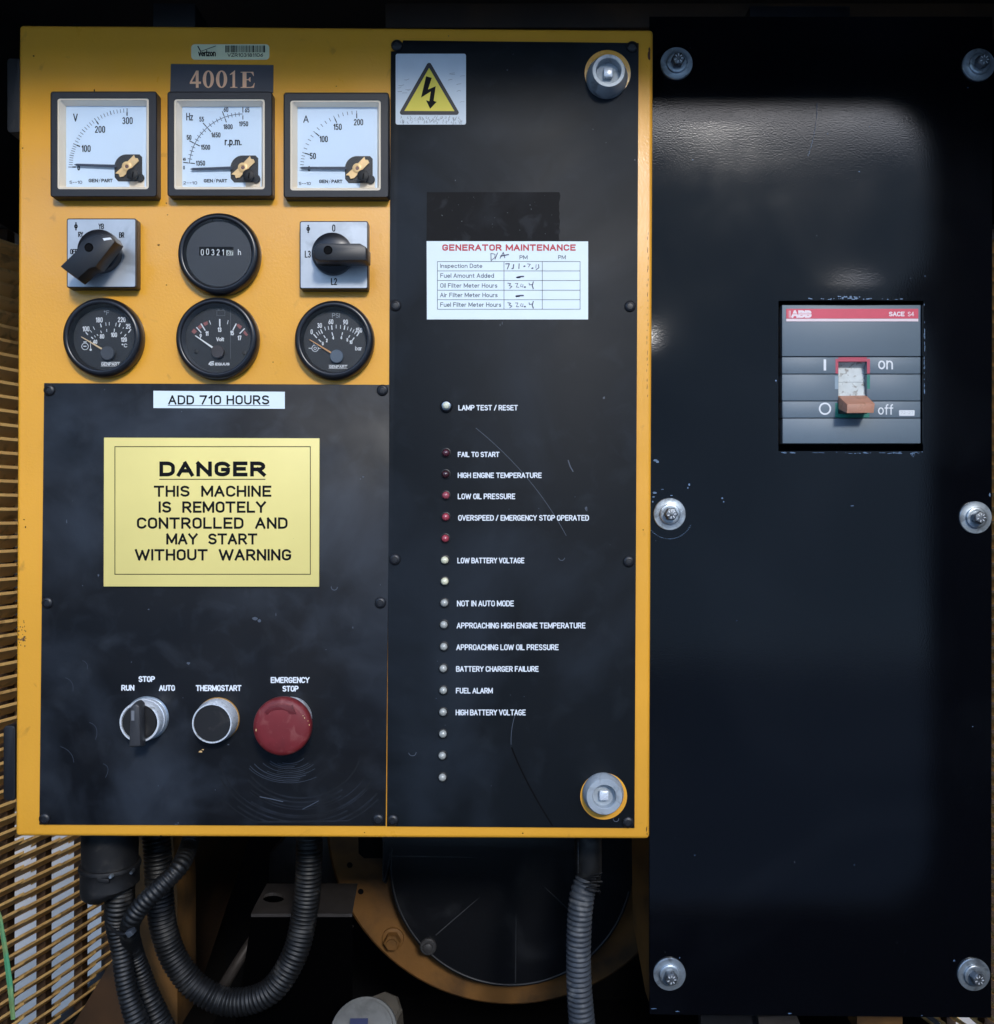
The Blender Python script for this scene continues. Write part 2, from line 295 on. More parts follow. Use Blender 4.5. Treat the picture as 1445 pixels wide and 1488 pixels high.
# ---- lettering -----------------------------------------------------
def arc(cx, cy, rx, ry, a0, a1, n=7): return [(cx + rx * math.cos(R(a0 + (a1 - a0) * i / n)), cy + ry * math.sin(R(a0 + (a1 - a0) * i / n))) for i in range(n + 1)]
O_ = arc(2, 4.4, 1.75, 1.6, 0, 180) + arc(2, 1.6, 1.75, 1.6, 180, 360) + [(3.75, 4.4)]
G = {
 'A': [[(0, 0), (2, 6), (4, 0)], [(0.75, 2), (3.25, 2)]],
 'B': [[(0.2, 0), (0.2, 6)], [(0.2, 6)] + arc(2.3, 4.6, 1.4, 1.4, 90, -90) + [(0.2, 3.2)], [(2.3, 3.2)] + arc(2.3, 1.6, 1.6, 1.6, 90, -90) + [(0.2, 0)]],
 'C': [arc(2, 4.3, 1.8, 1.7, 20, 180) + arc(2, 1.7, 1.8, 1.7, 180, 340)],
 'D': [[(0.2, 0), (0.2, 6), (1.8, 6)] + arc(1.9, 4, 1.9, 2, 90, 0) + arc(1.9, 2, 1.9, 2, 0, -90) + [(0.2, 0)]],
 'E': [[(3.6, 6), (0.3, 6), (0.3, 0), (3.6, 0)], [(0.3, 3.1), (3.1, 3.1)]],
 'F': [[(3.6, 6), (0.3, 6), (0.3, 0)], [(0.3, 3.1), (3.0, 3.1)]],
 'G': [arc(2, 4.3, 1.8, 1.7, 20, 180) + arc(2, 1.7, 1.8, 1.7, 180, 360) + [(3.8, 2.7), (2.2, 2.7)]],
 'H': [[(0.2, 0), (0.2, 6)], [(3.8, 0), (3.8, 6)], [(0.2, 3.1), (3.8, 3.1)]],
 'I': [[(0.2, 0), (0.2, 6)]],
 'L': [[(0.2, 6), (0.2, 0), (3.3, 0)]],
 'M': [[(0.1, 0), (0.1, 6), (2.5, 0.9), (4.9, 6), (4.9, 0)]],
 'N': [[(0.2, 0), (0.2, 6), (3.8, 0), (3.8, 6)]],
 'O': [O_], 'Q': [O_, [(2.4, 1.4), (3.8, -0.2)]],
 'P': [[(0.2, 0), (0.2, 6)], [(0.2, 6)] + arc(2.2, 4.4, 1.6, 1.6, 90, -90) + [(0.2, 2.8)]],
 'R': [[(0.2, 0), (0.2, 6)], [(0.2, 6)] + arc(2.2, 4.4, 1.5, 1.6, 90, -90) + [(0.2, 2.8)], [(2, 2.8), (3.8, 0)]],
 'S': [arc(2, 4.55, 1.7, 1.45, 30, 270) + arc(2, 1.55, 1.8, 1.55, 90, -150)],
 'T': [[(0, 6), (4, 6)], [(2, 6), (2, 0)]],
 'U': [[(0.2, 6), (0.2, 1.8)] + arc(2, 1.8, 1.8, 1.8, 180, 360) + [(3.8, 6)]],
 'V': [[(0, 6), (2, 0), (4, 6)]],
 'W': [[(0, 6), (1.6, 0), (3.2, 5.4), (4.8, 0), (6.4, 6)]],
 'Z': [[(0.2, 6), (3.8, 6), (0.2, 0), (3.8, 0)]], 'X': [[(0, 0), (4, 6)], [(0, 6), (4, 0)]], 'K': [[(0.2, 0), (0.2, 6)], [(3.8, 6), (0.2, 2.6)], [(1.4, 3.7), (3.8, 0)]],
 'Y': [[(0, 6), (2, 3), (4, 6)], [(2, 3), (2, 0)]],
 'a': [arc(1.6, 2, 1.5, 2, 0, 360, 14), [(3.2, 4), (3.2, 0)]], 'b': [[(0.1, 6), (0.1, 0)], arc(1.7, 2, 1.5, 2, 0, 360, 14)],
 'c': [arc(1.7, 2, 1.6, 2, 40, 320, 12)], 'd': [arc(1.6, 2, 1.5, 2, 0, 360, 14), [(3.2, 6), (3.2, 0)]],
 'e': [[(0.15, 2.1), (3.2, 2.1)] + arc(1.7, 2, 1.55, 2, 0, 310, 12)], 'f': [[(0.9, 0), (0.9, 4.8)] + arc(1.9, 4.8, 1, 1.2, 180, 90, 4), [(0, 3.9), (2, 3.9)]],
 'h': [[(0.1, 6), (0.1, 0)], [(0.1, 2.2)] + arc(1.6, 2.4, 1.5, 1.6, 180, 0, 8) + [(3.1, 0)]], 'i': [[(0.1, 0), (0.1, 4)], [(0.1, 5.3), (0.1, 5.7)]],
 'l': [[(0.1, 0), (0.1, 6)]], 'm': [[(0.1, 4), (0.1, 0)], [(0.1, 2.5)] + arc(1.35, 2.7, 1.25, 1.3, 180, 0, 6) + [(2.6, 0)], [(2.6, 2.5)] + arc(3.85, 2.7, 1.25, 1.3, 180, 0, 6) + [(5.1, 0)]],
 'n': [[(0.1, 4), (0.1, 0)], [(0.1, 2.2)] + arc(1.6, 2.4, 1.5, 1.6, 180, 0, 8) + [(3.1, 0)]], 'o': [arc(1.7, 2, 1.65, 2, 0, 360, 16)],
 'p': [[(0.1, 4), (0.1, -1.6)], arc(1.7, 2, 1.5, 2, 0, 360, 14)], 'r': [[(0.1, 4), (0.1, 0)], [(0.1, 2.4)] + arc(1.4, 2.6, 1.3, 1.3, 180, 70, 5)],
 's': [arc(1.35, 3, 1.15, 1, 30, 270, 8) + arc(1.35, 1, 1.25, 1, 90, -150, 8)], 't': [[(0.9, 5.3), (0.9, 0.9)] + arc(1.7, 0.9, 0.8, 0.9, 180, 280, 4), [(0, 3.9), (1.9, 3.9)]],
 'u': [[(0.1, 4), (0.1, 1.6)] + arc(1.6, 1.6, 1.5, 1.6, 180, 360, 8) + [(3.1, 4)], [(3.1, 1.4), (3.1, 0)]], 'v': [[(0, 4), (1.5, 0), (3, 4)]],
 'z': [[(0.2, 4), (2.8, 4), (0.2, 0), (2.8, 0)]], 'x': [[(0, 0), (3, 4)], [(0, 4), (3, 0)]],
 'y': [[(0, 4), (1.5, 0)], [(3, 4), (1, -1.6)]],
 '/': [[(0, -0.3), (2.4, 6.3)]], '-': [[(0.3, 3), (2.6, 3)]], '~': [[(0.2, 2.8), (0.9, 3.4), (1.7, 2.7), (2.5, 3.3)]], '.': [[(0.2, 0), (0.3, 0.1)]],
 '0': [O_], '1': [[(0.3, 4.6), (1.7, 6), (1.7, 0)]],
 '2': [arc(2, 4.3, 1.7, 1.7, 160, -20) + [(0.3, 0), (3.8, 0)]],
 '3': [arc(1.9, 4.5, 1.5, 1.5, 150, -90) + arc(1.9, 1.5, 1.8, 1.5, 90, -150)],
 '4': [[(2.8, 0), (2.8, 6), (0.1, 1.7), (4, 1.7)]],
 '5': [[(3.5, 6), (0.6, 6), (0.4, 3.3)] + arc(1.9, 1.9, 1.8, 1.9, 120, -150)],
 '6': [[(3.2, 6), (0.6, 2.9)], arc(2, 1.8, 1.7, 1.8, 0, 360, 14)],
 '7': [[(0.2, 6), (3.8, 6), (1.5, 0)]],
 '8': [arc(2, 4.5, 1.45, 1.5, 0, 360, 14), arc(2, 1.5, 1.75, 1.5, 0, 360, 14)],
 '9': [[(0.8, 0), (3.4, 3.1)], arc(2, 4.2, 1.7, 1.8, 0, 360, 14)],
 'Φ': [arc(2, 3, 1.9, 1.6, 0, 360, 16), [(2, -0.2), (2, 6.2)], [(1.4, -0.2), (2.6, -0.2)], [(1.4, 6.2), (2.6, 6.2)]],
 '°': [arc(0.9, 5, 0.8, 0.8, 0, 360, 8)],
}
def stext(mb, txt, x0, y0, x1, y1, wd, y, gap=1.3, space=2.6):
    """stroke lettering fitted in the pixel box x0..x1, y0 (top)..y1 (baseline); x1 None keeps natural width, centred on x0"""
    pen = 0; items = []
    for ch in txt:
        if ch == ' ': pen += space; continue
        g = G[ch]; mx = max(p[0] for st in g for p in st)
        items.append((g, pen)); pen += mx + gap
    W = pen - gap; sy = (y1 - y0) / 6
    if x1 is None: sx = sy * 0.62; x0 = x0 - W * sx / 2
    else:
        sx = (x1 - x0 - wd) / W; x0 += wd / 2
    k = 0
    for g, px in items:
        for st in g:
            mb.stroke([(x0 + (px + p[0]) * sx, y1 - p[1] * sy) for p in st], wd, y - (k % 5) * 0.000012); k += 1
    return mb
def nums(mb, txt, cx, cy, h, wd, y): return stext(mb, txt, cx, cy - h / 2, None, cy + h / 2, wd * 1.25, y, gap=2.1)

def ftext(mb, body, x0, y0, x1, y1, y, weight=0.14, spacing=1.0, caps=False):
    """lettering of given weight (stroke / cap height) filling the pixel box"""
    desc = any(c in 'pqgy' for c in body); tall = any(c in 'bdfhkl' or c.isupper() or c.isdigit() for c in body)
    h = y1 - y0; base = y1 - (h * 1.6 / 7.6 if desc else 0); top = y0 if tall or desc else base - h * 1.5
    if not tall and desc: top = y0 - h * .2; base = y1 - h * .22
    wd = weight * (base - top)
    pen = 0; items = []
    for ch in body:
        if ch == ' ': pen += 2.2 * spacing; continue
        g = G[ch]; items.append((g, pen)); pen += max(p[0] for st in g for p in st) + 1.35 * spacing
    W = pen - 1.35 * spacing; sx = (x1 - x0 - wd) / W; x0 += wd / 2; k = 0
    sy = (base - top - wd) / 6
    for g, px in items:
        for st in g:
            mb.stroke([(x0 + (px + p[0]) * sx, base - wd / 2 - p[1] * sy) for p in st], wd, y - (k % 5) * 0.000012, caps=True if caps else 'square'); k += 1
    return mb
def blotch(mb, cx, cy, rx, ry, y, n=9, j=0.45):
    mb.flat([(cx + rx * (1 - j * random.random()) * math.cos(2 * math.pi * i / n), cy + ry * (1 - j * random.random()) * math.sin(2 * math.pi * i / n)) for i in range(n)], y)
def rrect(x0, y0, x1, y1, r, n=4):
    o = []
    for cx, cy, a in ((x1 - r, y0 + r, -90), (x1 - r, y1 - r, 0), (x0 + r, y1 - r, 90), (x0 + r, y0 + r, 180)):
        o += [(cx + r * math.cos(R(a + 90 * i / n)), cy + r * math.sin(R(a + 90 * i / n))) for i in range(n + 1)]
    return o

# ================================================================== SETTING
g = MB().add([(-60, -60, -1.3), (60, -60, -1.3), (60, 60, -1.3), (-60, 60, -1.3)], [(0, 1, 2, 3)]); structure(build('ground', g, CONC))
g = MB().add([(-60, -7.0, -1.296), (60, -7.0, -1.296), (60, -0.9, -1.296), (-60, -0.9, -1.296)], [(0, 1, 2, 3)]); structure(build('road', g, ASPH))
b = MB().box((-30, -16.0, -1.3), (30, -7.3, 3.4)); structure(build('sky_blocker', b, M('blocker_grey', (0.50, 0.52, 0.55), 0.85, var=(0.6, 0.1))))  # added out of view to block low sky and dim the plate's reflections
b = MB().box((-3.3, -0.2, -1.3), (-3.0, 9, 2.2)).box((3.0, -0.2, -1.3), (3.3, 9, 2.2)); structure(build('wall', b, M('dark_sky_screen', (0.035, 0.03, 0.026), 0.9, spec=0.1)))  # added walls hiding the sky, so the louvre gaps look dark
# front wall of the housing with the service opening (behind and round the camera's view), rounded corners
XL, XR, ZB, ZT, YO = -0.70, 0.487, -0.440, 0.455, -0.25
def hole_wall(x0, x1, z0, z1, hx0, hx1, hz0, hz1, y0, y1, r, n=6):
    mb = MB(); inner = []
    for cx, cz, a in ((hx1 - r, hz1 - r, 0), (hx0 + r, hz1 - r, 90), (hx0 + r, hz0 + r, 180), (hx1 - r, hz0 + r, 270)):
        inner += [(cx + r * math.cos(R(a + 90 * i / n)), cz + r * math.sin(R(a + 90 * i / n))) for i in range(n + 1)]
    outer = []
    for k, (cx, cz) in enumerate(((x1, z1), (x0, z1), (x0, z0), (x1, z0))):
        outer += [(cx, cz)] * (n + 1)
    N = len(inner)
    for yy, fl in ((y0, 0), (y1, 1)):
        vs_ = [(x, yy, z) for x, z in inner] + [(x, yy, z) for x, z in outer]
        fs = []
        for i in range(N):
            j = (i + 1) % N
            f = (i, j, N + j, N + i) if outer[i] != outer[j] else (i, j, N + i)
            fs.append(f if fl else tuple(reversed(f)))
        mb.add(vs_, fs)
    vs_ = [(x, y0, z) for x, z in inner] + [(x, y1, z) for x, z in inner]
    mb.add(vs_, [(i, (i + 1) % N, N + (i + 1) % N, N + i) for i in range(N)])
    return mb
structure(build('wall', hole_wall(-0.9, 0.53, -1.29, 0.56, XL, XR, ZB, ZT, YO - 0.03, YO, 0.06), DARKR))
WX = 0.5
b = MB().box((-0.9, YO, 0.50), (0.53, 0.12, 0.53)).box((-0.53, 0.12, 0.50), (0.53, 1.0, 0.53)); structure(build('roof', b, DARK))
b = MB().box((-0.53, 1.0, -1.29), (0.53, 1.03, 0.53)); structure(build('wall', b, DARKR))
b = MB().box((-0.52, 0.02, -0.92), (0.52, 1.0, -0.90)); structure(build('floor', b, DARKR))
# right-hand side wall: lining from opening to louvres, above, behind and under them
for sx in (1, -1):
    x0, x1 = (WX, WX + 0.02) if sx > 0 else (-WX - 0.02, -WX)
    m = MB()
    if sx > 0: m.box((x0, YO, -1.29), (x1, 0.20, 0.50))
    m.box((x0, 0.20 if sx > 0 else 0.14, 0.29), (x1, 1.0, 0.50)); m.box((x0, 0.525, -0.60), (x1, 1.0, 0.29)); m.box((x0, 0.20 if sx > 0 else 0.14, -1.29), (x1, 1.0, -0.60))
    structure(build('wall', m, DARKR if sx > 0 else DARK))
m = MB().box((-0.9, YO, -1.29), (-0.88, 0.12, 0.50)).box((-0.9, 0.12, -1.29), (-0.5, 0.139, 0.50)); structure(build('wall', m, DARKR))

# louvred side panels -----------------------------------------------
def louvre(sx, label):
    root = empty('louvre_panel', (sx * WX, 0.36, -0.60)); tag(root, label, 'grille', 'louvred side panels of the housing')
    posts = [0.1905, 0.270, 0.347, 0.435, 0.520]
    pm = None
    for k, yy in enumerate(posts):
        c = Vector((sx * (WX + 0.004), yy, -0.155))
        if pm is None:
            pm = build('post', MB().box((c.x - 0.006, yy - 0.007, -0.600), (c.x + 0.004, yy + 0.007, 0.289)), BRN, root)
            base = WL[pm.name].copy()
        else: dup(pm, base + Vector((0, yy - posts[0], 0)), root)
    pitch = 0.0141; n = int((0.286 + 0.596) / pitch)
    for bi in range(4):
        ya, yb = posts[bi] + 0.004, posts[bi + 1] - 0.001
        src = None
        for i in range(n):
            z = -0.592 + i * pitch
            if src is None:
                xa, xb = sx * (WX + 0.010), sx * (WX - 0.014)
                t = 0.0020; hgt = 0.0085; out = sx * 0.012
                # a pressed blade: leans outwards and down, its inner edge swings in towards the far end
                q = []
                for (x, y) in ((xa, ya), (xb, yb)):
                    q += [(x, y, z + hgt / 2), (x + out, y, z - hgt / 2 - 0.003), (x + out, y, z - hgt / 2 - t - 0.003), (x, y, z + hgt / 2 - t - 0.001)]
                m = MB().add(q, [(0, 1, 5, 4), (1, 2, 6, 5), (2, 3, 7, 6), (3, 0, 4, 7), (0, 3, 2, 1), (4, 5, 6, 7)])
                src = build('slat', m, TAN, root); b0 = WL[src.name].copy()
            else: dup(src, b0 + Vector((0, 0, i * pitch)), root)
    return root
louvre(-1, 'tan louvred grille on the left, its slats showing beside and under the yellow cabinet')
louvre(1, 'tan louvred grille peeping out past the right edge of the black breaker cover')

# ================================================================== CONTROL CABINET
cab = empty('control_cabinet', P(485, 1218, 0.10))
tag(cab, 'yellow control cabinet with gauges, switches, indicator lamps and black fascia plates', 'control cabinet')
body = MB().prism([(27, 35), (950, 42), (944.5, 1220), (21.5, 1216)], 0.0, 0.19)
build('cabinet_body', body, YEL, cab, bevel=0.0028, smooth=40, seg=3)
h = MB().prism(rrect(10, 84, 30, 192, 5), 0.006, 0.03); hg = build('hinge', h, BLKM, cab, bevel=0.0008, smooth=40)
h = MB().prism(rrect(4.5, 1055, 22, 1164, 5), 0.006, 0.03); build('hinge', h, BLK, cab, bevel=0.0008, smooth=40)
# wear on the yellow paint
m = MB()
for (x, y, rx, ry) in ((49, 81, 1.5, 1.5), (33, 215, 1.3, 1), (112, 34.5, 9, 2.2), (137, 131, 1.2, 3), (471.5, 346.5, 1.5, 1.2), (230.5, 356, 2.6, 1.3), (243.5, 312, 1.2, .8), (242, 414, 1.4, .8), (35, 755, 1.4, 1), (24.5, 820, 1.2, 2), (24.5, 844, 1.2, 2.4),
                       (489, 125, 1, 1), (242, 295, 1.6, 1.2), (397, 526, 1, 1), (935, 770, 1.2, 1), (760, 1211, 1.6, 1.4), (234, 1215, 2.2, 1), (37, 766, 1, 2), (530, 1210, 1, 1)):
    blotch(m, x, y, rx, ry, -0.00008)
build('paint_chip', m, SCRD, cab)
m = MB()
blotch(m, 943.5, 80, 2.2, 11, -0.00006, 12); blotch(m, 944, 72, 1.6, 5, -0.0001, 9)
for k in range(26): blotch(m, 941.7 - k * 0.03 + random.uniform(-1, 1) * .8, 340 + k * 9.5 + random.uniform(-4, 4), .5, random.uniform(1, 5), -0.00007, 6)
for k in range(5): blotch(m, 940 + random.uniform(-1, 1), 1207 + random.uniform(-5, 5), .6, 3, -0.00007, 6)
build('rust_spot', m, RUST, cab)
m = MB()
for k in range(26): blotch(m, 33 + random.gauss(0, 3.2), 927 + random.gauss(0, 4.5), random.uniform(.6, 2.2), random.uniform(.5, 1.8), -0.0001 - k * 1e-6, 7)
for k in range(8): blotch(m, 34 + random.gauss(0, 1.6), 910 + random.gauss(0, 5), .7, 1.8, -0.0002 - k * 1e-6, 6)
build('grime_stain', m, GRIME, cab)

# fascia plates ------------------------------------------------------
YF = -0.0012
YT = YF - 0.00010           # ink lying on a fascia plate
fl = MB().prism([(64, 556.5), (567.3, 559), (560.6, 1200.5), (57, 1198.5)], YF, -0.0001)
fleft = build('fascia_plate', fl, FASC, cab, bevel=0.0002, label='lower left black fascia plate carrying the danger sign and push buttons')
fc = MB().prism([(586, 58.2), (928.5, 62), (922.5, 1203.5), (562.5, 1201), (568.2, 74), (577, 74), (583, 68)], YF, -0.0001)
fcen = build('fascia_plate', fc, FASC2, cab, bevel=0.0002, label='tall black fascia plate carrying the column of indicator lamps')
rv = None
def rivets(parent, pts, raised=False):
    global rv
    for x, y in pts:
        c = P(x, y, YF)
        if rv is None:
            k = S
            rv = build('rivet', MB().lathe(c, [(8.3 * k, 0), (8.3 * k, 0.0005), (7.2 * k, 0.0012), (4.5 * k, 0.0016), (4.0 * k, 0.0010), (1.5 * k, 0.0011)], 20), BLK, parent, smooth=60)
            rv0 = WL[rv.name] - c; rivets.off = rv0
        else: dup(rv, c + rivets.off, parent)
rivets(fleft, [(72, 567), (556, 567), (69, 876), (553, 876), (65, 1190), (550, 1191)])
rivets(fcen, [(577, 66), (919, 68), (575, 444), (916, 445), (574, 813), (914, 816), (571, 1192), (913, 1195)])

Zc = Z(560, 560, 3.6125); Zd = Z(560, 920, 3.6125); Zl = Z(140, 960, 4.0139); Zs = Z(0, 540, 2.535)
def cap(parent, z, txt, x0, x1, y0, y1, wd=1.45):
    a = z(x0, y0); b_ = z(x1, y1); m = MB(); stext(m, txt, a[0], a[1] + .6, b_[0], b_[1] - .6, wd, YT, gap=1.35, space=2.2)
    return build('caption', m, WHT, parent)
for z, t, x0, x1, y0, y1 in ((Zc, 'LAMP TEST / RESET', 383, 697, 103, 131), (Zc, 'FAIL TO START', 380, 600, 349, 376), (Zc, 'HIGH ENGINE TEMPERATURE', 380, 822, 458, 486),
        (Zc, 'LOW OIL PRESSURE', 380, 683, 568, 597), (Zc, 'OVERSPEED / EMERGENCY STOP OPERATED', 382, 1070, 681, 710), (Zc, 'LOW BATTERY VOLTAGE', 378, 731, 905, 934),
        (Zc, 'NOT IN AUTO MODE', 376, 676, 1130, 1160), (Zc, 'APPROACHING HIGH ENGINE TEMPERATURE', 375, 1052, 1246, 1276), (Zc, 'APPROACHING LOW OIL PRESSURE', 373, 911, 1360, 1390),
        (Zd, 'BATTERY CHARGER FAILURE', 371, 806, 174, 203), (Zd, 'FUEL ALARM', 370, 565, 288, 317), (Zd, 'HIGH BATTERY VOLTAGE', 369, 738, 402, 432)):
    cap(fcen, z, t, x0, x1, y0, y1)
for t, x0, x1, y0, y1 in (('STOP', 245, 342, 92, 124), ('RUN', 145, 222, 143, 175), ('AUTO', 366, 459, 144, 176), ('THERMOSTART', 580, 847, 144, 177), ('EMERGENCY', 1016, 1245, 97, 130), ('STOP', 1085, 1180, 148, 180)):
    cap(fleft, Zl, t, x0, x1, y0, y1, 1.75)

# scratches and scuffs on the fascias
def scratch(parent, pts, wd, mat, y=YT - 0.00004, n=1, name='scratch'):
    m = MB(); m.stroke(pts, wd, y); return build(name, m, mat, parent)
def curve_pts(a, b_, c, n=12): return [((1 - t) ** 2 * a[0] + 2 * t * (1 - t) * b_[0] + t * t * c[0], (1 - t) ** 2 * a[1] + 2 * t * (1 - t) * b_[1] + t * t * c[1]) for t in [i / n for i in range(n + 1)]]
scratch(fcen, curve_pts((692, 622), (776, 690), (823, 778)), 0.7, SCR, YT + 0.00004)
scratch(fcen, curve_pts((744, 1087), (762, 1135), (803, 1200)), 2.2, SCRD)
scratch(fcen, curve_pts((749, 1038), (742, 1060), (743, 1082)), 0.7, SCR, YT + 0.00004)
m = MB()
for (x, y, rx, ry) in ((737.5, 101.5, 1.2, 1.2), (746, 78.5, .8, .8), (862, 187.5, .9, .9), (881, 207, .7, .7), (923, 232, 1, 1.5), (662, 262, .8, 1.4), (852, 739, 2.2, 3.6), (853, 741, 1.4, 2.8), (878, 578, 2, 2.6), (730, 470, .6, 3), (727, 472, .6, 2),
                       (634, 1015, .8, .8), (636, 961, .8, .8), (647, 1054, .8, .8), (652, 52, .6, 1.5), (740, 740, .7, .7), (762, 1012, .7, .7), (714, 1142, .7, .7), (783, 739, .7, .7), (836, 722, .7, .7), (742, 1010, .6, .6)):
    blotch(m, x, y, rx, ry, YT - 0.00002)
m.ring(816.5, 810, 4, 4.9, YT, 12, 190, 350); m.ring(599.5, 1093, 5, 5.9, YT, 12, 190, 360); m.ring(895.5, 1190, 3.6, 4.6, YT, 12, 170, 370)
m.stroke([(826, 669), (829, 678), (833, 685)], 1.6, YT)
build('scratch', m, SCR, fcen)
m = MB()
for (x, y, rx, ry) in ((97, 758, .8, 4.6), (120, 851, .9, .9), (216, 885.5, 1.6, 1.2), (528, 693, 2.2, 1.3), (524, 696, 1.2, 1), (274, 964, 3.4, 2.3), (553, 850, .9, .9), (513, 912, 1, 2), (143, 836, 1.4, 2.2), (152, 566, .9, .9), (191, 962, 1, 1), (266, 1014, .8, .9), (332, 1082, 1.8, 1.2),
                       (371, 899, 5, 3), (377, 902, 3, 3), (256, 1198, 4, .7), (259, 1196, 1, 1.5), (401, 893, .8, 3), (230, 1142, .8, .8), (313, 1148, .9, .7), (474, 944, .8, .8), (264, 598, .8, .8)):
    blotch(m, x, y, rx, ry, YT - 0.00002)
m.ring(486, 853, 4, 5, YT, 12, 170, 360)
m.stroke(curve_pts((378, 1158), (395, 1161), (411, 1165)), 1.3, YT); m.stroke(curve_pts((440, 1176), (452, 1170), (463, 1164)), .9, YT)
build('scratch', m, SCR, fleft)
m = MB(); blotch(m, 291.5, 1092.5, 3.4, 1.8, YT - 0.00003); blotch(m, 295, 1089.5, 2.2, 1.4, YT - 0.00005); build('scratch', m, BRASS, fleft)
m = MB(); random.seed(11)
for k in range(9):
    r = 78 + k * 6 + random.uniform(-2, 2); a0 = random.uniform(195, 235); a1 = random.uniform(300, 345)
    pts = [(437 + r * 1.15 * math.cos(R(a0 + (a1 - a0) * i / 18)), 1082 - r * math.sin(R(a0 + (a1 - a0) * i / 18))) for i in range(19)]
    m.stroke([p for p in pts if p[0] < 556 and p[1] < 1196], random.uniform(1.2, 3.6), YT + 0.00006 - k * 0.000004)
build('scratch', m, M('wiped_band', srgb(15, 17, 21), 0.5, spec=0.35, dirt=(srgb(34, 39, 48), 30, 0.5, 0.66, 0.8)), fleft)
m = MB()
for k in range(12):
    r = 22 + k * 3.2; a0 = random.uniform(205, 250); a1 = random.uniform(280, 325)
    m.stroke([(420 + r * 1.2 * math.cos(R(a0 + (a1 - a0) * i / 12)), 1092 - r * .8 * math.sin(R(a0 + (a1 - a0) * i / 12))) for i in range(13)], random.uniform(.5, 1.3), YT + 0.00005)
for (x0, y0, a, l) in ((95, 985, 60, 22), (130, 1050, 70, 26), (88, 1085, 50, 30), (150, 1110, 80, 20), (120, 960, 60, 14)):
    m.stroke(curve_pts((x0, y0), (x0 + l * .6, y0 + l * .2), (x0 + l * math.cos(R(a)), y0 + l * math.sin(R(a)))), .8, YT + 0.00005)
build('scratch', m, M('fine_scuff', srgb(44, 50, 60), 0.5), fleft)

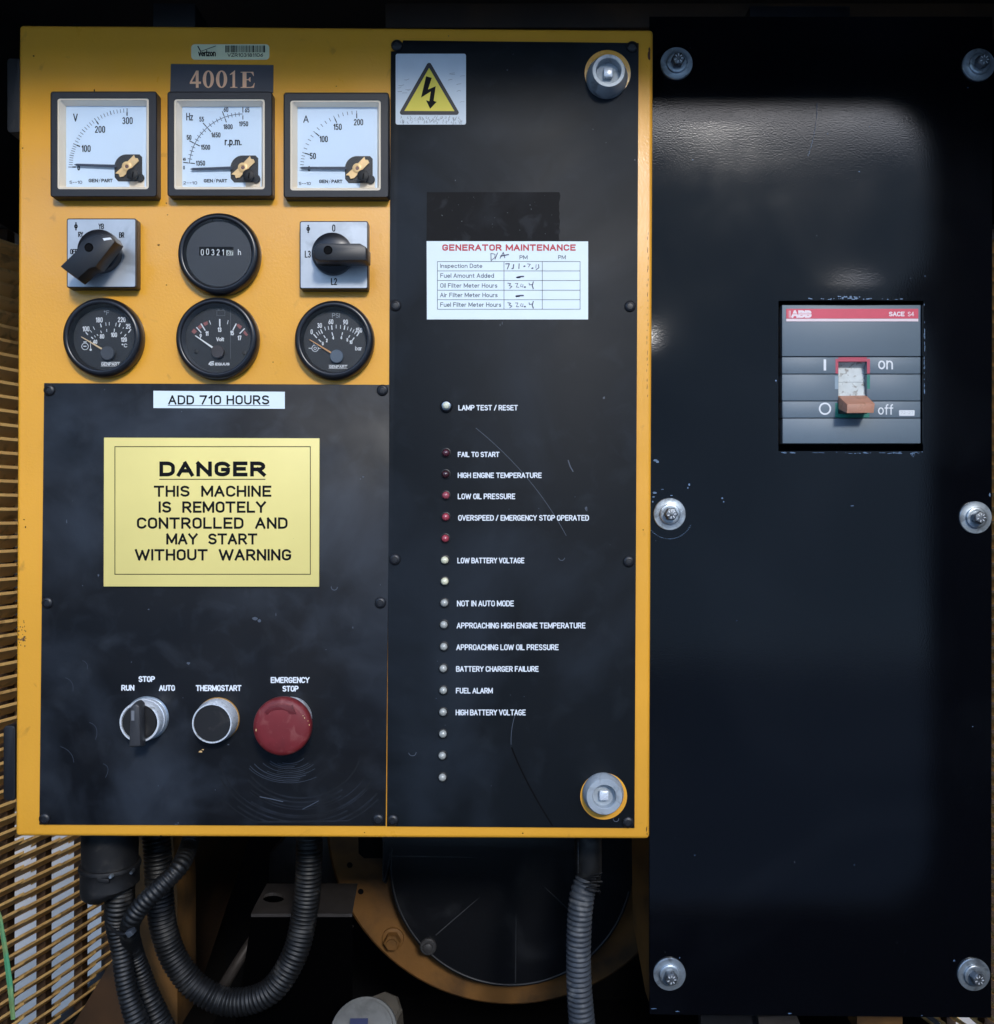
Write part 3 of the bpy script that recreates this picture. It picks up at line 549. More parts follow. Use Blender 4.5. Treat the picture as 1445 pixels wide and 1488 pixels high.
# panel meters -------------------------------------------------------
def rr_frame(mb, o, i_, yo, yi, ri=3, ro=3):
    """flat ring between two rounded pixel rectangles that may lie at different depths"""
    A = rrect(*o, ro); B = rrect(*i_, ri); n = len(A)
    mb.add([P(*p, yo) for p in A] + [P(*p, yi) for p in B], [(i, (i + 1) % n, n + (i + 1) % n, n + i) for i in range(n)])
def panel_meter(name, outer, inner, dial, pivot, tip, marks, faint, label):
    YFm, YI, YD = -0.0085, -0.0078, -0.0026
    m = MB(); x0, y0, x1, y1 = outer
    A = rrect(x0 + 1.5, y0 + 1.5, x1 - 1.5, y1 - 1.5, 3); B = rrect(*inner, 4); C_ = rrect(x0, y0, x1, y1, 4); n = len(A)
    a = [P(*p, YFm) for p in A]; b_ = [P(*p, YFm) for p in B]; c = [P(*p, YFm + 0.0008) for p in C_]
    d = [Vector((p.x, -0.0001, p.z)) for p in c]; e = [Vector((p.x, YI, p.z)) for p in b_]
    for u, v in ((a, b_), (c, a), (d, c), (b_, e)):
        m.add(u + v, [tuple((i, n + i, n + (i + 1) % n, (i + 1) % n)) for i in range(n)])
    root = build(name, m, FRAME, cab, smooth=35, label=label)
    m = MB(); rr_frame(m, inner, (inner[0] + 3, inner[1] + 3, inner[2] - 2.4, inner[3] - 2.4), YI, YI, 3, 4)
    rr_frame(m, (inner[0] + 3, inner[1] + 3, inner[2] - 2.4, inner[3] - 2.4), (dial[0] - .5, dial[1] - .5, dial[2] + .8, dial[3] + 1.2), YI, YD, 1, 3)
    build('inner_bezel', m, CREAM, root)
    x0, y0, x1, y1 = dial
    m = MB(); m.rect(x0 - 1.5, y0 - 1.5, x1 + 2, y1 + 2, YD + 0.0001); build('dial', m, DIAL, root)
    build('scale_markings', marks, INK, root); build('fine_scale', faint, INKG, root)
    px, py = pivot
    # movement window
    x2, y2 = px - 17.6, py + 21.8; x3 = px + 22.4; y3 = py - 17.5
    pts = [(x3, y3 + 4), (x3, y2), (x2 + 5, y2), (x2, y2 - 6)] + [(px - .5 + 17.6 * math.cos(R(a_)), py + 1 - 18.5 * math.sin(R(a_))) for a_ in range(180, 89, -10)] + [(x3 - 4, y3)]
    m = MB(); m.flat(pts, YD - 0.0001); build('movement', m, MOVE, root)
    m = MB(); m.rect(px + 4, py + 17.5, px + 25.6, py + 30, YD + 0.00002); build('cream_corner', m, CREAM, root)
    m = MB(); u = Vector((0.72, -0.69)); v = Vector((0.69, 0.72)); c = Vector((px + 1.5, py))
    def q(a, b2): t = c + u * a + v * b2; return (t.x, t.y)
    m.prism([q(-20, -5.5), q(-17, -1.5), q(-19, 3), q(-14.5, 6), q(-4, 5.5), q(4, 5.5), q(17, 5.2), q(18.5, 1), q(16, -2), q(18, -6), q(4, -5.5), q(-4, -5)], YD - 0.0012, YD - 0.0004)
    cl = build('movement_clip', m, CLIP, root)
    m = MB(); m.lathe(P(px, py, YD - 0.0012), [(7 * S, 0), (7 * S, 0.0003), (6 * S, 0.0006), (3.4 * S, 0.0006), (3 * S, 0.0002)], 24); build('pivot', m, CLIP, root, smooth=40)
    m = MB(); m.disc(px, py, 2.6, YD - 0.0019); build('pivot_screw', m, M('pivot_pin', srgb(120, 90, 80), 0.4, metal=0.4), root)
    # needle
    tx, ty = tip; dx, dy = px - 16 - tx, py - ty; dy *= (px - 16 - tx) / (px - tx)
    m = MB(); m.prism([(tx, ty), (tx + 4, ty - 1.5), (px - 16, ty + dy - 2.0), (px - 16, ty + dy + 1.9), (tx + 4, ty + 1.5)], YD - 0.0018, YD - 0.0014); build('needle', m, M('needle_blue_black', srgb(36, 46, 66), 0.5), root)
    # zero screw; a black disc stands for its stem and base shadow
    sx, sy = px + 8.6, py + 11.6
    m = MB(); m.lathe(P(px + 19.5, py + 17, YD), [(6.3 * S, 0.0002), (6.3 * S, 0.0012), (5.8 * S, 0.0016)], 24); build('stem_shadow_disc', m, BLKM, root, smooth=40)
    m = MB(); m.lathe(P(sx, sy, YD - 0.0038), [(7.2 * S, 0), (8.4 * S, 0.0004), (8.4 * S, 0.0011), (7.6 * S, 0.0014)], 28); sc = build('adjusting_screw', m, BLKM, root, smooth=40)
    m = MB(); m.stroke([(sx + .8, sy - 4), (sx - .6, sy + 4)], 1.6, YD - 0.00535, caps=False); build('screw_slot', m, SCRD, root)
    m = MB(); m.prism([(inner[0] + 3.4, inner[1] + 3.4), (inner[2] - 2.8, inner[1] + 3.4), (inner[2] - 2.8, inner[3] - 2.8), (inner[0] + 3.4, inner[3] - 2.8)], YI + 0.0004, YI + 0.0009)
    build('glass', MB().rect(inner[0] + 3.2, inner[1] + 3.2, inner[2] - 2.6, inner[3] - 2.6, YI + 0.0003), GLASS, root)
    return root
YM = -0.0026 - 0.00006
def tick(mb, c, a, r0, r1, wd, y=YM):
    ca, sa = math.cos(R(180 - a)), math.sin(R(180 - a)); mb.stroke([(c[0] + r0 * ca, c[1] - r0 * sa), (c[0] + r1 * ca, c[1] - r1 * sa)], wd, y, caps=False)
def lerp_tab(tab, v):
    for (a, b_), (c, d) in zip(tab, tab[1:]):
        if a <= v <= c: return b_ + (d - b_) * (v - a) / (c - a)
def gen_logo(mb, x0, x1, yc, h):
    w_ = x1 - x0
    ftext(mb, 'GEN', x0, yc - h / 2, x0 + w_ * .39, yc + h / 2, YM, 0.2); ftext(mb, 'PART', x0 + w_ * .53, yc - h / 2, x1, yc + h / 2, YM, 0.2)
    mb.flat([(x0 + w_ * .53, yc - h * 1.05), (x0 + w_ * .44, yc + .2), (x0 + w_ * .47, yc), (x0 + w_ * .38, yc + h * 1.05), (x0 + w_ * .49, yc - .3), (x0 + w_ * .46, yc - .1)], YM - 0.00003)
# voltmeter
z = Z(70, 120, 8.265); c = z(948, 1012)
mk, ft = MB(), MB(); tab = [(0, 0), (100, 23.5), (200, 56.2), (300, 90)]
for v in range(0, 301, 10):
    a = lerp_tab(tab, v); big = v % 50 == 0
    tick(ft, c, a, 79.2, 84.8 if not big else 85.3, .8 if not big else 1.1)
    if v % 100 == 0: tick(mk, c, a, 74.6, 79.6, 1.7)
nums(mk, '100', *z(455, 790), 8.6, 1.15, YM); nums(mk, '200', *z(622, 560), 8.6, 1.15, YM); nums(mk, '300', *z(952, 455), 8.8, 1.15, YM); nums(mk, '0', *z(366, 1022), 6, 1.2, YM)
stext(mk, 'V', z(300, 0)[0], z(0, 378)[1], z(356, 0)[0], z(0, 460)[1], 1.6, YM)
gen_logo(mk, z(485, 0)[0], z(775, 0)[0], z(0, 1175)[1], 5)
stext(ft, '5-~10', z(255, 0)[0], z(0, 1180)[1], z(408, 0)[0], z(0, 1212)[1], .7, YM)
stext(mk, 'V', 0, 0, 1, 1, .01, 0.05) if False else None
panel_meter('panel_meter', (73.4, 132.6, 228.2, 286.2), (83, 142, 216.2, 274.6), (96.6, 154.5, 211.8, 270), (184.3, 241.6), z(308, 984), mk, ft, 'square voltmeter marked V, needle at zero')
# frequency meter
z = Z(230, 50, 4.25); c = z(523, 822); mk, ft = MB(), MB()
ft.ring(c[0], c[1], 77.6, 78.5, YM + 0.00002, 40, 90, 175)
for lo, hi, n in ((5, 26.7, 5), (26.7, 48.3, 5), (48.3, 70, 5), (70, 90, 5)):
    for k in range(n): tick(ft, c, lo + (hi - lo) * k / n, 74.8, 81.2, .85)
for a in (5, 26.7, 48.3, 70, 90): tick(mk, c, a, 70, 76, 1.3); tick(mk, c, a, 80, 87 if a < 89 else 88, 1.3)
for t, x, y, h in (('55', 268, 523, 6), ('50', 190, 635, 6), ('60', 418, 463, 6), ('65', 549, 466, 6), ('1950', 527, 551, 6.2), ('1800', 431, 569, 6.2), ('1650', 356, 620, 6.2), ('1500', 292, 696, 6.2), ('1350', 261, 794, 6.2), ('45', 161, 770, 3.4), ('0', 159, 822, 4.4)):
    nums(mk, t, *z(x, y), h, .95 if h > 5 else .7, YM)
ftext(mk, 'Hz', z(172, 0)[0], z(0, 484)[1], z(215, 0)[0], z(0, 530)[1], YM, 0.13); ftext(mk, 'r.p.m.', z(410, 0)[0], z(0, 646)[1], z(515, 0)[0], z(0, 694)[1], YM, 0.15, 1.25)
gen_logo(mk, z(281, 0)[0], z(426, 0)[0], z(0, 903)[1], 4.9); stext(ft, '2-~10', z(153, 0)[0], z(0, 908)[1], z(240, 0)[0], z(0, 924)[1], .7, YM)
panel_meter('panel_meter', (243.4, 132.8, 396, 285.4), (252.8, 143, 384.8, 274.8), (265.4, 155.4, 379.5, 270), (353, 243.2), z(196, 830), mk, ft, 'square frequency meter marked Hz and r.p.m. under the number plate')
# ammeter
c = z(1232, 825); mk, ft = MB(), MB(); tab = [(0, 0.5), (50, 15.8), (100, 39.9), (150, 65.3), (200, 89)]
for v in range(0, 201, 10):
    a = lerp_tab(tab, v); tick(ft, c, a, 78.4, 83.6, .8)
    if v % 50 == 0: tick(mk, c, a, 72.5, 79.5, 1.4)
for t, x, y in (('200', 1237, 541), ('150', 1108, 570), ('100', 1022, 645), ('50', 955, 750)): nums(mk, t, *z(x, y), 7.8, 1.1, YM)
nums(mk, '0', *z(932, 828), 6, 1.1, YM)
stext(mk, 'A', z(896, 0)[0], z(0, 502)[1], z(930, 0)[0], z(0, 541)[1], 1.4, YM); gen_logo(mk, z(993, 0)[0], z(1138, 0)[0], z(0, 907)[1], 4.9)
stext(ft, '5-~10', z(868, 0)[0], z(0, 912)[1], z(942, 0)[0], z(0, 928)[1], .7, YM)
panel_meter('panel_meter', (412.3, 134.2, 565.3, 287.2), (421.8, 144.8, 553.5, 276.4), (433, 156, 547.8, 271.4), (519.4, 244.1), z(872, 823), mk, ft, 'square ammeter marked A at the right end of the meter row')

# rotary switches ----------------------------------------------------
def rotary(outer, face, disc, handle, hole, texts, mark, label):
    YB, YH0, YH = -0.0085, -0.0165, -0.0295
    m = MB(); m.prism(rrect(face[0] - 1.6, face[1] - 1.6, face[2] + 1.8, face[3] + 1.8, 3), YB + 0.0004, -0.0001)
    root = build('rotary_switch', m, BLK, cab, bevel=0.0004, smooth=40, label=label)
    m = MB(); m.prism(rrect(*face, 2), YB - 0.0002, YB + 0.0002); build('face_plate', m, ALU, root)
    m = MB()
    for t, x, y, hh in texts: stext(m, t, x, y - hh / 2, None, y + hh / 2, 1.5 if hh > 7.5 else 1.3, YB - 0.00026, gap=1.4)
    build('lettering', m, INK, root)
    dx, dy, dr = disc
    m = MB(); m.lathe(P(dx, dy, YB - 0.0002), [(dr * S, 0), (dr * S, 0.0040), (dr * S * .97, 0.0055), (dr * S * .6, 0.0080)], 40); build('knob', m, BLKG, root, smooth=40)
    m = MB(); m.prism(handle, YH, YH0, taper=1.06); hd = build('handle', m, BLK, root, bevel=0.0006, smooth=40)
    m = MB(); m.lathe(P(hole[0], hole[1], YH), [(6.2 * S, 0.0001), (5.6 * S, 0.0005), (5.0 * S, 0.0004), (4.7 * S, 0.0001)], 24); build('screw_hole', m, SCRD, root, smooth=40)
    if mark: m = MB(); m.flat(mark, YH - 0.00015); build('pointer_mark', m, WHT, root)
z = Z(80, 300, 4.516)
rotary(None, (98.4, 318.6, 196.4, 416.4), (147.4, 366.6, 30.5), [z(34, 392), z(130, 300), z(168, 232), z(205, 212), z(300, 180), z(368, 192), z(392, 232), z(265, 395), z(225, 405), z(146, 474)], z(222, 268),
       [('Φ', *z(137, 130), 9.5), ('RY', *z(168, 183), 6.6), ('YB', *z(303, 130), 7), ('BR', *z(437, 187), 7), ('OFF', *z(122, 296), 6.6)], [z(312, 208), z(362, 203), z(374, 215), z(322, 224)], 'left rotary selector, black handle turned down to the left')
z = Z(240, 300, 4.379)
rotary(None, (437.1, 322.4, 533.4, 418.2), (484.6, 370.4, 29.8), [z(942, 278), z(960, 246), z(985, 234), z(1240, 234), z(1280, 258), z(1280, 342), z(980, 344), z(950, 330)], z(1037, 277),
       [('Φ', *z(911, 142), 9.5), ('0', *z(1073, 137), 9), ('L3', *z(908, 303), 8.8), ('L2', *z(1075, 477), 8.8)], None, 'right rotary selector, black handle pointing right')

# round instruments ----------------------------------------------------
def bezel(name, cx, cy, r, fr, label, ringmat=BLKG, depth=0.0065, innermat=None):
    """round bezel whose outer edge is seen at (cx,cy) with radius r; fr = radius of the visible face"""
    Ytop = -0.0090; k = K(Ytop); Yd = Ytop + depth
    c = P(cx, cy, -0.004); c.y = 0
    m = MB(); m.lathe(c, [(r * S * .985, 0.0001), (r * S * .995, 0.002), (r * S * .99, 0.0050), (r * S * .955, 0.0078), (r * S * .90, 0.0090), ((fr + 3.2) * S, 0.0090), ((fr + 2.2) * S, 0.0084), ((fr + 1.5) * S, 0.0076)], 72, cap=False)
    root = build(name, m, ringmat, cab, smooth=60, label=label)
    m = MB(); m.lathe(c, [((fr + 1.5) * S, 0.0076), (fr * S * .985, -Yd)], 72, cap=False); m.f = [f for f in m.f if len(f) == 4]
    build('inner_ring', m, innermat or BLK, root, smooth=60)
    m = MB(); m.lathe(c, [(fr * S * .99, -Yd), (0.0000001, -Yd)], 64); build('dial', m, DIALH if name == 'hour_meter' else DIALB, root)
    m = MB(); m.lathe(c, [((fr + 1.7) * S, 0.0079), ((fr * .6) * S, 0.0084), (0.0000001, 0.0086)], 48); build('glass', m, GLASS, root, smooth=60)
    return root, Yd
z = Z(80, 300, 4.516)
hm, Yd = bezel('hour_meter', *z(1080, 315), 59.8, 47.5, 'round black hour meter showing 00321 hours', depth=0.0035)
Yi = Yd - 0.0001
m = MB()
x0, y0 = z(862, 258); x1, y1 = z(1286, 329)
for yy in (y0, y1): m.rect(x0, yy - .35, x1, yy + .35, Yi)
for X in (940, 1175): m.rect(z(X, 0)[0] - .3, y0 + .4, z(X, 0)[0] + .3, y1 - .4, Yi)
a = z(1035, 345); b_ = z(1070, 385)
m.stroke([a, (a[0], b_[1]), b_, (b_[0], a[1])], .6, Yi, caps=False)
build('window_outline', m, M('moulded_line', srgb(62, 64, 70), 0.4), hm)
m = MB(); m.rect(*z(946, 264), *z(1172, 322), Yi + 0.00004); build('counter_window', m, SCRD, hm)
m = MB()
for k, t in enumerate('00321'): X, Y = z(966 + k * 34.5, 300 - (4 if k == 1 else 0)); stext(m, t, X - 2.2, Y - 4, X + 2.4 - (1.4 if t == '1' else 0), Y + 4, 1.05, Yi - 0.00003)
ftext(m, 'h', z(1200, 0)[0], z(0, 280)[1], z(1221, 0)[0], z(0, 318)[1], Yi - 0.00003)
build('lettering', m, WHT, hm)
m = MB(); m.rect(*z(1124, 286), *z(1170, 321), Yi - 0.00002); build('tenths_wheel', m, PALE, hm)
m = MB(); stext(m, '67', *z(1130, 290), *z(1166, 316), 1.0, Yi - 0.00006); build('tenths_digits', m, SCRD, hm)

def needle(root, hub, hr, base, tip, wd, mat, Yd, hubmat=HUB):
    bx, by = base; tx, ty = tip; d = Vector((tx - bx, ty - by)).normalized(); n = Vector((-d.y, d.x))
    pts = [(bx + n.x * wd / 2, by + n.y * wd / 2), (tx + n.x * wd * .22, ty + n.y * wd * .22), (tx + d.x, ty + d.y), (tx - n.x * wd * .22, ty - n.y * wd * .22), (bx - n.x * wd / 2, by - n.y * wd / 2)]
    m = MB(); m.prism(pts, Yd - 0.0016, Yd - 0.0012); build('needle', m, mat, root)
    m = MB(); m.lathe(P(hub[0], hub[1], Yd), [(hr * S * .9, 0.0002), (hr * S, 0.0022), (hr * S * .9, 0.0028)], 32); build('needle_hub', m, hubmat, root, smooth=40)
def seg(m, z, x0, y0, x1, y1, wd, Y): m.stroke([z(x0, y0), z(x1, y1)], wd, Y, caps=False)
# temperature gauge
tg, Yd = bezel('round_gauge', *z(320, 862), 57.9, 45.6, 'round coolant temperature gauge in the lower left of the instruments'); Yi = Yd - 0.0001
m, md = MB(), MB()
for t, x, y, hh in (('100', 203, 803, 6.4), ('180', 290, 744, 6.4), ('220', 437, 742, 6.4), ('40', 263, 888, 5), ('80', 308, 852, 5.6), ('100', 387, 842, 5.6), ('120', 452, 873, 5.4), ('25', 480, 786, 6)): nums(m, t, *z(x, y), hh, .95, Yi)
stext(m, '°C', *z(436, 902), *z(474, 922), .9, Yi); stext(md, '°F', *z(320, 684), *z(356, 710), .8, Yi)
for s4 in ((298, 768, 304, 792, 1.5), (333, 760, 335, 782, .8), (356, 758, 356, 780, .8), (402, 762, 398, 786, .9), (428, 766, 420, 790, 1.6), (250, 788, 260, 808, .8), (202, 826, 216, 842, 1.4), (230, 812, 242, 826, .8), (450, 792, 446, 802, .8), (498, 806, 482, 828, 1.5),
           (339, 804, 340, 822, .8), (390, 802, 388, 822, 1.2), (300, 815, 305, 830, 1), (275, 838, 283, 848, 1), (438, 822, 430, 836, .9), (466, 838, 456, 852, 1.4), (238, 856, 250, 868, 1.5), (258, 846, 266, 858, .8), (180, 790, 190, 798, .6)): seg(m, z, *s4, Yi)
m.ring(*z(197, 918), 4.4, 5.2, Yi, 20); m.rect(*z(186, 886), *z(208, 892), Yi); m.rect(*z(186, 914), *z(206, 920), Yi); seg(m, z, 232, 880, 234, 940, .9, Yi); m.disc(*z(234, 940), 1.7, Yi - .00003, 12)
m.rect(*z(300, 1020), *z(428, 1022), Yi); m.rect(*z(300, 1047), *z(428, 1049), Yi); ftext(m, 'GENPART', *z(303, 1023), *z(425, 1045), Yi - 0.00003, 0.2)
build('lettering', m, WHT, tg); build('faint_lettering', md, WHTD, tg)
needle(tg, z(352, 966), 10.3, z(318, 941), z(174, 856), 2.6, NEEDC, Yd)
# voltmeter, round
vg, Yd = bezel('round_gauge', *z(1068, 869), 60.2, 48.2, 'round black Volt gauge with red zones, in the middle below the hour meter', innermat=M('grey_inner_ring', srgb(88, 94, 104), 0.35, metal=0.3, var=(60, 0.2))); Yi = Yd - 0.0001
m, mr, md = MB(), MB(), MB()
for s4 in ((928, 792, 960, 828, 1.5), (958, 768, 986, 814, 1.6), (1013, 748, 1022, 774, .9), (1081, 738, 1082, 788, 1.9), (1137, 746, 1131, 772, .8), (1190, 768, 1168, 810, 1.7), (1245, 800, 1212, 834, 1.7)): seg(m, z, *s4, Yi - .00003)
for t, x, y in (('9', 956, 850), ('11', 997, 833), ('13', 1080, 808), ('15', 1162, 830), ('17', 1211, 862)): nums(m, t, *z(x, y), 5.6, 1.05, Yi)
ftext(m, 'Volt', *z(1058, 858), *z(1110, 884), Yi, 0.2); ftext(m, 'EQUUS', *z(1050, 1025), *z(1146, 1043), Yi, 0.26)
m.stroke([z(1010, 1035), z(1020, 1022), z(1040, 1018)], 1.6, Yi); m.stroke([z(1014, 1036), z(1040, 1028)], 1.4, Yi - .00002); m.stroke([z(1020, 1042), z(1042, 1038)], 1.3, Yi)
cz = z(1078, 955)
for a0, a1 in ((138, 128), (126, 117), (115, 106), (52, 42), (36, 28)): 
    mr.ring(cz[0], cz[1] + 0, 44.0 - 2 , 48.0 - 2 , Yi, 6, a1, a0) if False else None
for quad in (((895, 822), (912, 800), (932, 820), (915, 836)), ((935, 790), (955, 772), (968, 792), (950, 806)), ((972, 764), (1000, 752), (1004, 772), (984, 784)), ((1192, 782), (1200, 768), (1228, 786), (1216, 806)), ((1244, 812), (1268, 842), (1256, 850), (1236, 830))):
    mr.flat([z(*q) for q in quad], Yi)
x0, y0 = z(1062, 682); x1, y1 = z(1115, 716)
md.stroke([(x0, y0), (x1, y0), (x1, y1), (x0, y1), (x0, y0)], .7, Yi, caps=False); md.rect(*z(1068, 672), *z(1080, 680), Yi); md.rect(*z(1098, 672), *z(1110, 680), Yi)
md.rect(*z(1150, 668), *z(1154, 1000), Yi + 0.00003)
build('lettering', m, WHT, vg); build('red_zone', mr, REDP, vg); build('faint_lettering', md, M('battery_symbol', srgb(80, 84, 88), 0.5), vg)
for X, Y in ((927, 953), (1243, 962)):
    q = MB(); q.lathe(P(*z(X, Y), Yd), [(3.2 * S, 0.0001), (3 * S, 0.0005), (1.6 * S, 0.0007)], 16); build('dial_screw', q, BLKM, vg, smooth=40)
needle(vg, z(1073, 956), 9.6, z(1046, 934), z(922, 848), 2.9, NEEDW, Yd, M('brown_hub', srgb(62, 56, 58), 0.5, var=(80, 0.2)))
# oil pressure
z = Z(240, 300, 4.379)
og, Yd = bezel('round_gauge', *z(1079, 853), 57.9, 45.6, 'round oil pressure gauge marked PSI and bar, at the right'); Yi = Yd - 0.0001
m, md = MB(), MB()
for t, x, y, hh in (('0', 933, 797, 6), ('30', 983, 757, 6.2), ('60', 1055, 733, 6.2), ('90', 1148, 735, 6.2), ('150', 1234, 787, 6), ('0', 1004, 872, 4.2), ('2', 1029, 852, 4.2), ('4', 1070, 835, 4.2), ('6', 1122, 833, 4.2), ('8', 1160, 848, 4.2), ('10', 1183, 863, 4.4)): nums(m, t, *z(x, y), hh, .9, Yi)
stext(md, 'PSI', *z(1062, 680), *z(1113, 706), .9, Yi); ftext(m, 'bar', *z(1210, 888), *z(1253, 916), Yi)
for s4 in ((945, 812, 966, 836, 1.5), (962, 800, 976, 820, .9), (975, 790, 988, 812, .9), (990, 782, 1002, 808, 1.5), (1015, 766, 1022, 788, .9), (1038, 760, 1042, 784, .9), (1060, 756, 1063, 784, 1.6), (1089, 752, 1089, 776, .9), (1117, 754, 1116, 778, .9), (1144, 756, 1140, 784, 1.7), (1165, 764, 1160, 786, .9),
           (1188, 772, 1178, 794, .9), (1203, 782, 1194, 802, .9), (1216, 792, 1206, 812, .9), (1236, 800, 1220, 824, 1.6), (978, 846, 994, 862, 1.5), (1010, 820, 1020, 836, 1.3), (1062, 800, 1068, 822, 1.4), (1130, 800, 1126, 818, 1.4), (1176, 820, 1168, 834, 1.3), (1204, 834, 1192, 852, 1.5)): seg(m, z, *s4, Yi)
m.ring(*z(955, 902), 4.2, 5.1, Yi, 20); m.ring(*z(955, 902), 1.4, 2.2, Yi, 14); seg(m, z, 914, 902, 932, 902, 1, Yi); seg(m, z, 976, 902, 994, 902, 1, Yi); seg(m, z, 941, 868, 952, 880, .8, Yi)
m.rect(*z(1040, 1008), *z(1162, 1010), Yi); m.rect(*z(1040, 1030), *z(1162, 1032), Yi); ftext(m, 'GENPART', *z(1043, 1011), *z(1159, 1028), Yi - 0.00003, 0.2)
build('lettering', m, WHT, og); build('faint_lettering', md, WHTD, og)
needle(og, z(1095, 957), 9.8, z(1058, 931), z(922, 848), 2.4, NEEDO, Yd, M('blue_hub', srgb(84, 98, 114), 0.45, var=(60, 0.1)))

# selector, push button, emergency stop ------------------------------
def base_at(fx, fy, h): k = (D - h) / D; return Vector(((fx - 722.5) * S * k, YF, (744 - fy) * S * k))
c = base_at(202.5, 1050, 0.0165)
m = MB(); m.lathe(c, [(31 * S, 0.0001), (31.5 * S, 0.0012), (30 * S, 0.002)], 48)
for i in range(24):    # knurled flange teeth
    a = 2 * math.pi * i / 24
sel = build('selector_switch', m, ZINC, cab, smooth=40, label='black run stop auto selector knob in a chrome ring')
m = MB(); m.lathe(c, [(29.5 * S, 0.002), (29.5 * S, 0.0065), (28.6 * S, 0.0070), (28.8 * S, 0.0140), (28 * S, 0.0153), (25.5 * S, 0.0153), (25 * S, 0.0135), (0.0000001, 0.0135)], 64); build('chrome_ring', m, CHR, sel, smooth=40)
m = MB(); m.lathe(c, [(24.4 * S, 0.0136), (24.2 * S, 0.0152), (23.4 * S, 0.0158)], 48); build('knob', m, BLKM, sel, smooth=40)
q = Z(140, 960, 4.0139)
m = MB(); yk = -0.0262; m.prism([q(195, 292), q(205, 262), q(232, 252), q(252, 270), q(256, 500), q(190, 505)], yk, -0.0168, taper=1.12)
build('handle', m, M('worn_black_knob', srgb(54, 54, 56), 0.45, var=(90, 0.15)), sel, bevel=0.0010, smooth=40)
m = MB(); m.flat([q(204, 292), q(222, 292), q(222, 350), q(204, 350)], yk - 0.0001); build('pointer_mark', m, M('faded_pointer', srgb(112, 114, 118), 0.5), sel)
c = base_at(308.4, 1051.2, 0.0145)
m = MB(); m.lathe(c, [(31.6 * S, 0.0001), (31.6 * S, 0.0008), (31 * S, 0.0012)], 48); pb = build('push_button', m, M('brass_gasket', srgb(170, 128, 66), 0.5), cab, smooth=40, label='black thermostart push button in a chrome ring')
m = MB(); m.lathe(c, [(30.5 * S, 0.0012), (30.8 * S, 0.005), (28.6 * S, 0.0130), (28.0 * S, 0.0140), (26.4 * S, 0.0140), (26.0 * S, 0.0125)], 64); build('chrome_ring', m, CHR, pb, smooth=40)
m = MB(); m.lathe(c, [(25.8 * S, 0.0110), (25.8 * S, 0.0134), (25 * S, 0.0139), (0.0000001, 0.0139)], 48); build('button_cap', m, BLKM, pb, smooth=40)
c = base_at(409.2, 1057.0, 0.0300); k = (D - 0.030) / D
m = MB(); m.lathe(c, [(30.5 * S, 0.0001), (30.5 * S, 0.005), (29 * S, 0.008), (22 * S, 0.009), (18 * S, 0.022)], 48); es = build('emergency_stop_button', m, CHR, cab, smooth=40, label='red mushroom emergency stop button on a chrome base')
rr = 42.8 * S * k
m = MB(); m.lathe(c, [(18 * S, 0.0195), (rr * .93, 0.0200), (rr * .99, 0.0222), (rr, 0.0252), (rr * .975, 0.0275), (rr * .93, 0.0289), (rr * .8, 0.0298), (rr * .5, 0.0304), (rr * .2, 0.0306), (0.0000001, 0.0306)], 72); build('mushroom_head', m, RED, es, smooth=60)
m = MB(); cc = (408, 1062)
ao, ai = [], []
for i in range(13):
    a = R(120 - i * 66 / 12); ao.append((cc[0] + 38 * math.cos(a) - 0, cc[1] - 33 * math.sin(a))); ai.append((cc[0] + 31 * math.cos(a), cc[1] - 26 * math.sin(a)))
hd = [q(1142, 258), q(1168, 314), q(1108, 312)]
poly = [q(980, 300), q(1010, 272), q(1050, 258), q(1095, 255), q(1130, 266), q(1142, 256), q(1168, 314), q(1106, 318), q(1118, 300), q(1090, 288), q(1050, 288), q(1018, 298), q(995, 320)]
m.prism(poly, YF - 0.0303, YF - 0.0290); build('arrow', m, M('arrow_red', srgb(98, 28, 32), 0.5, var=(90, 0.15)), es, bevel=0.0003, smooth=40)
m = MB()
for X, Y, rx, ry in ((940, 385, 1.2, 2.2), (932, 405, .9, 2.6), (1205, 322, 1.6, .8), (1215, 335, .8, 1.4), (1243, 375, .9, 1.8), (1190, 305, 1, .6), (950, 398, .6, 1.2), (1236, 352, 1, .7)):
    blotch(m, *q(X, Y), rx, ry, YF - 0.0296)
build('worn_spot', m, BRASS, es)

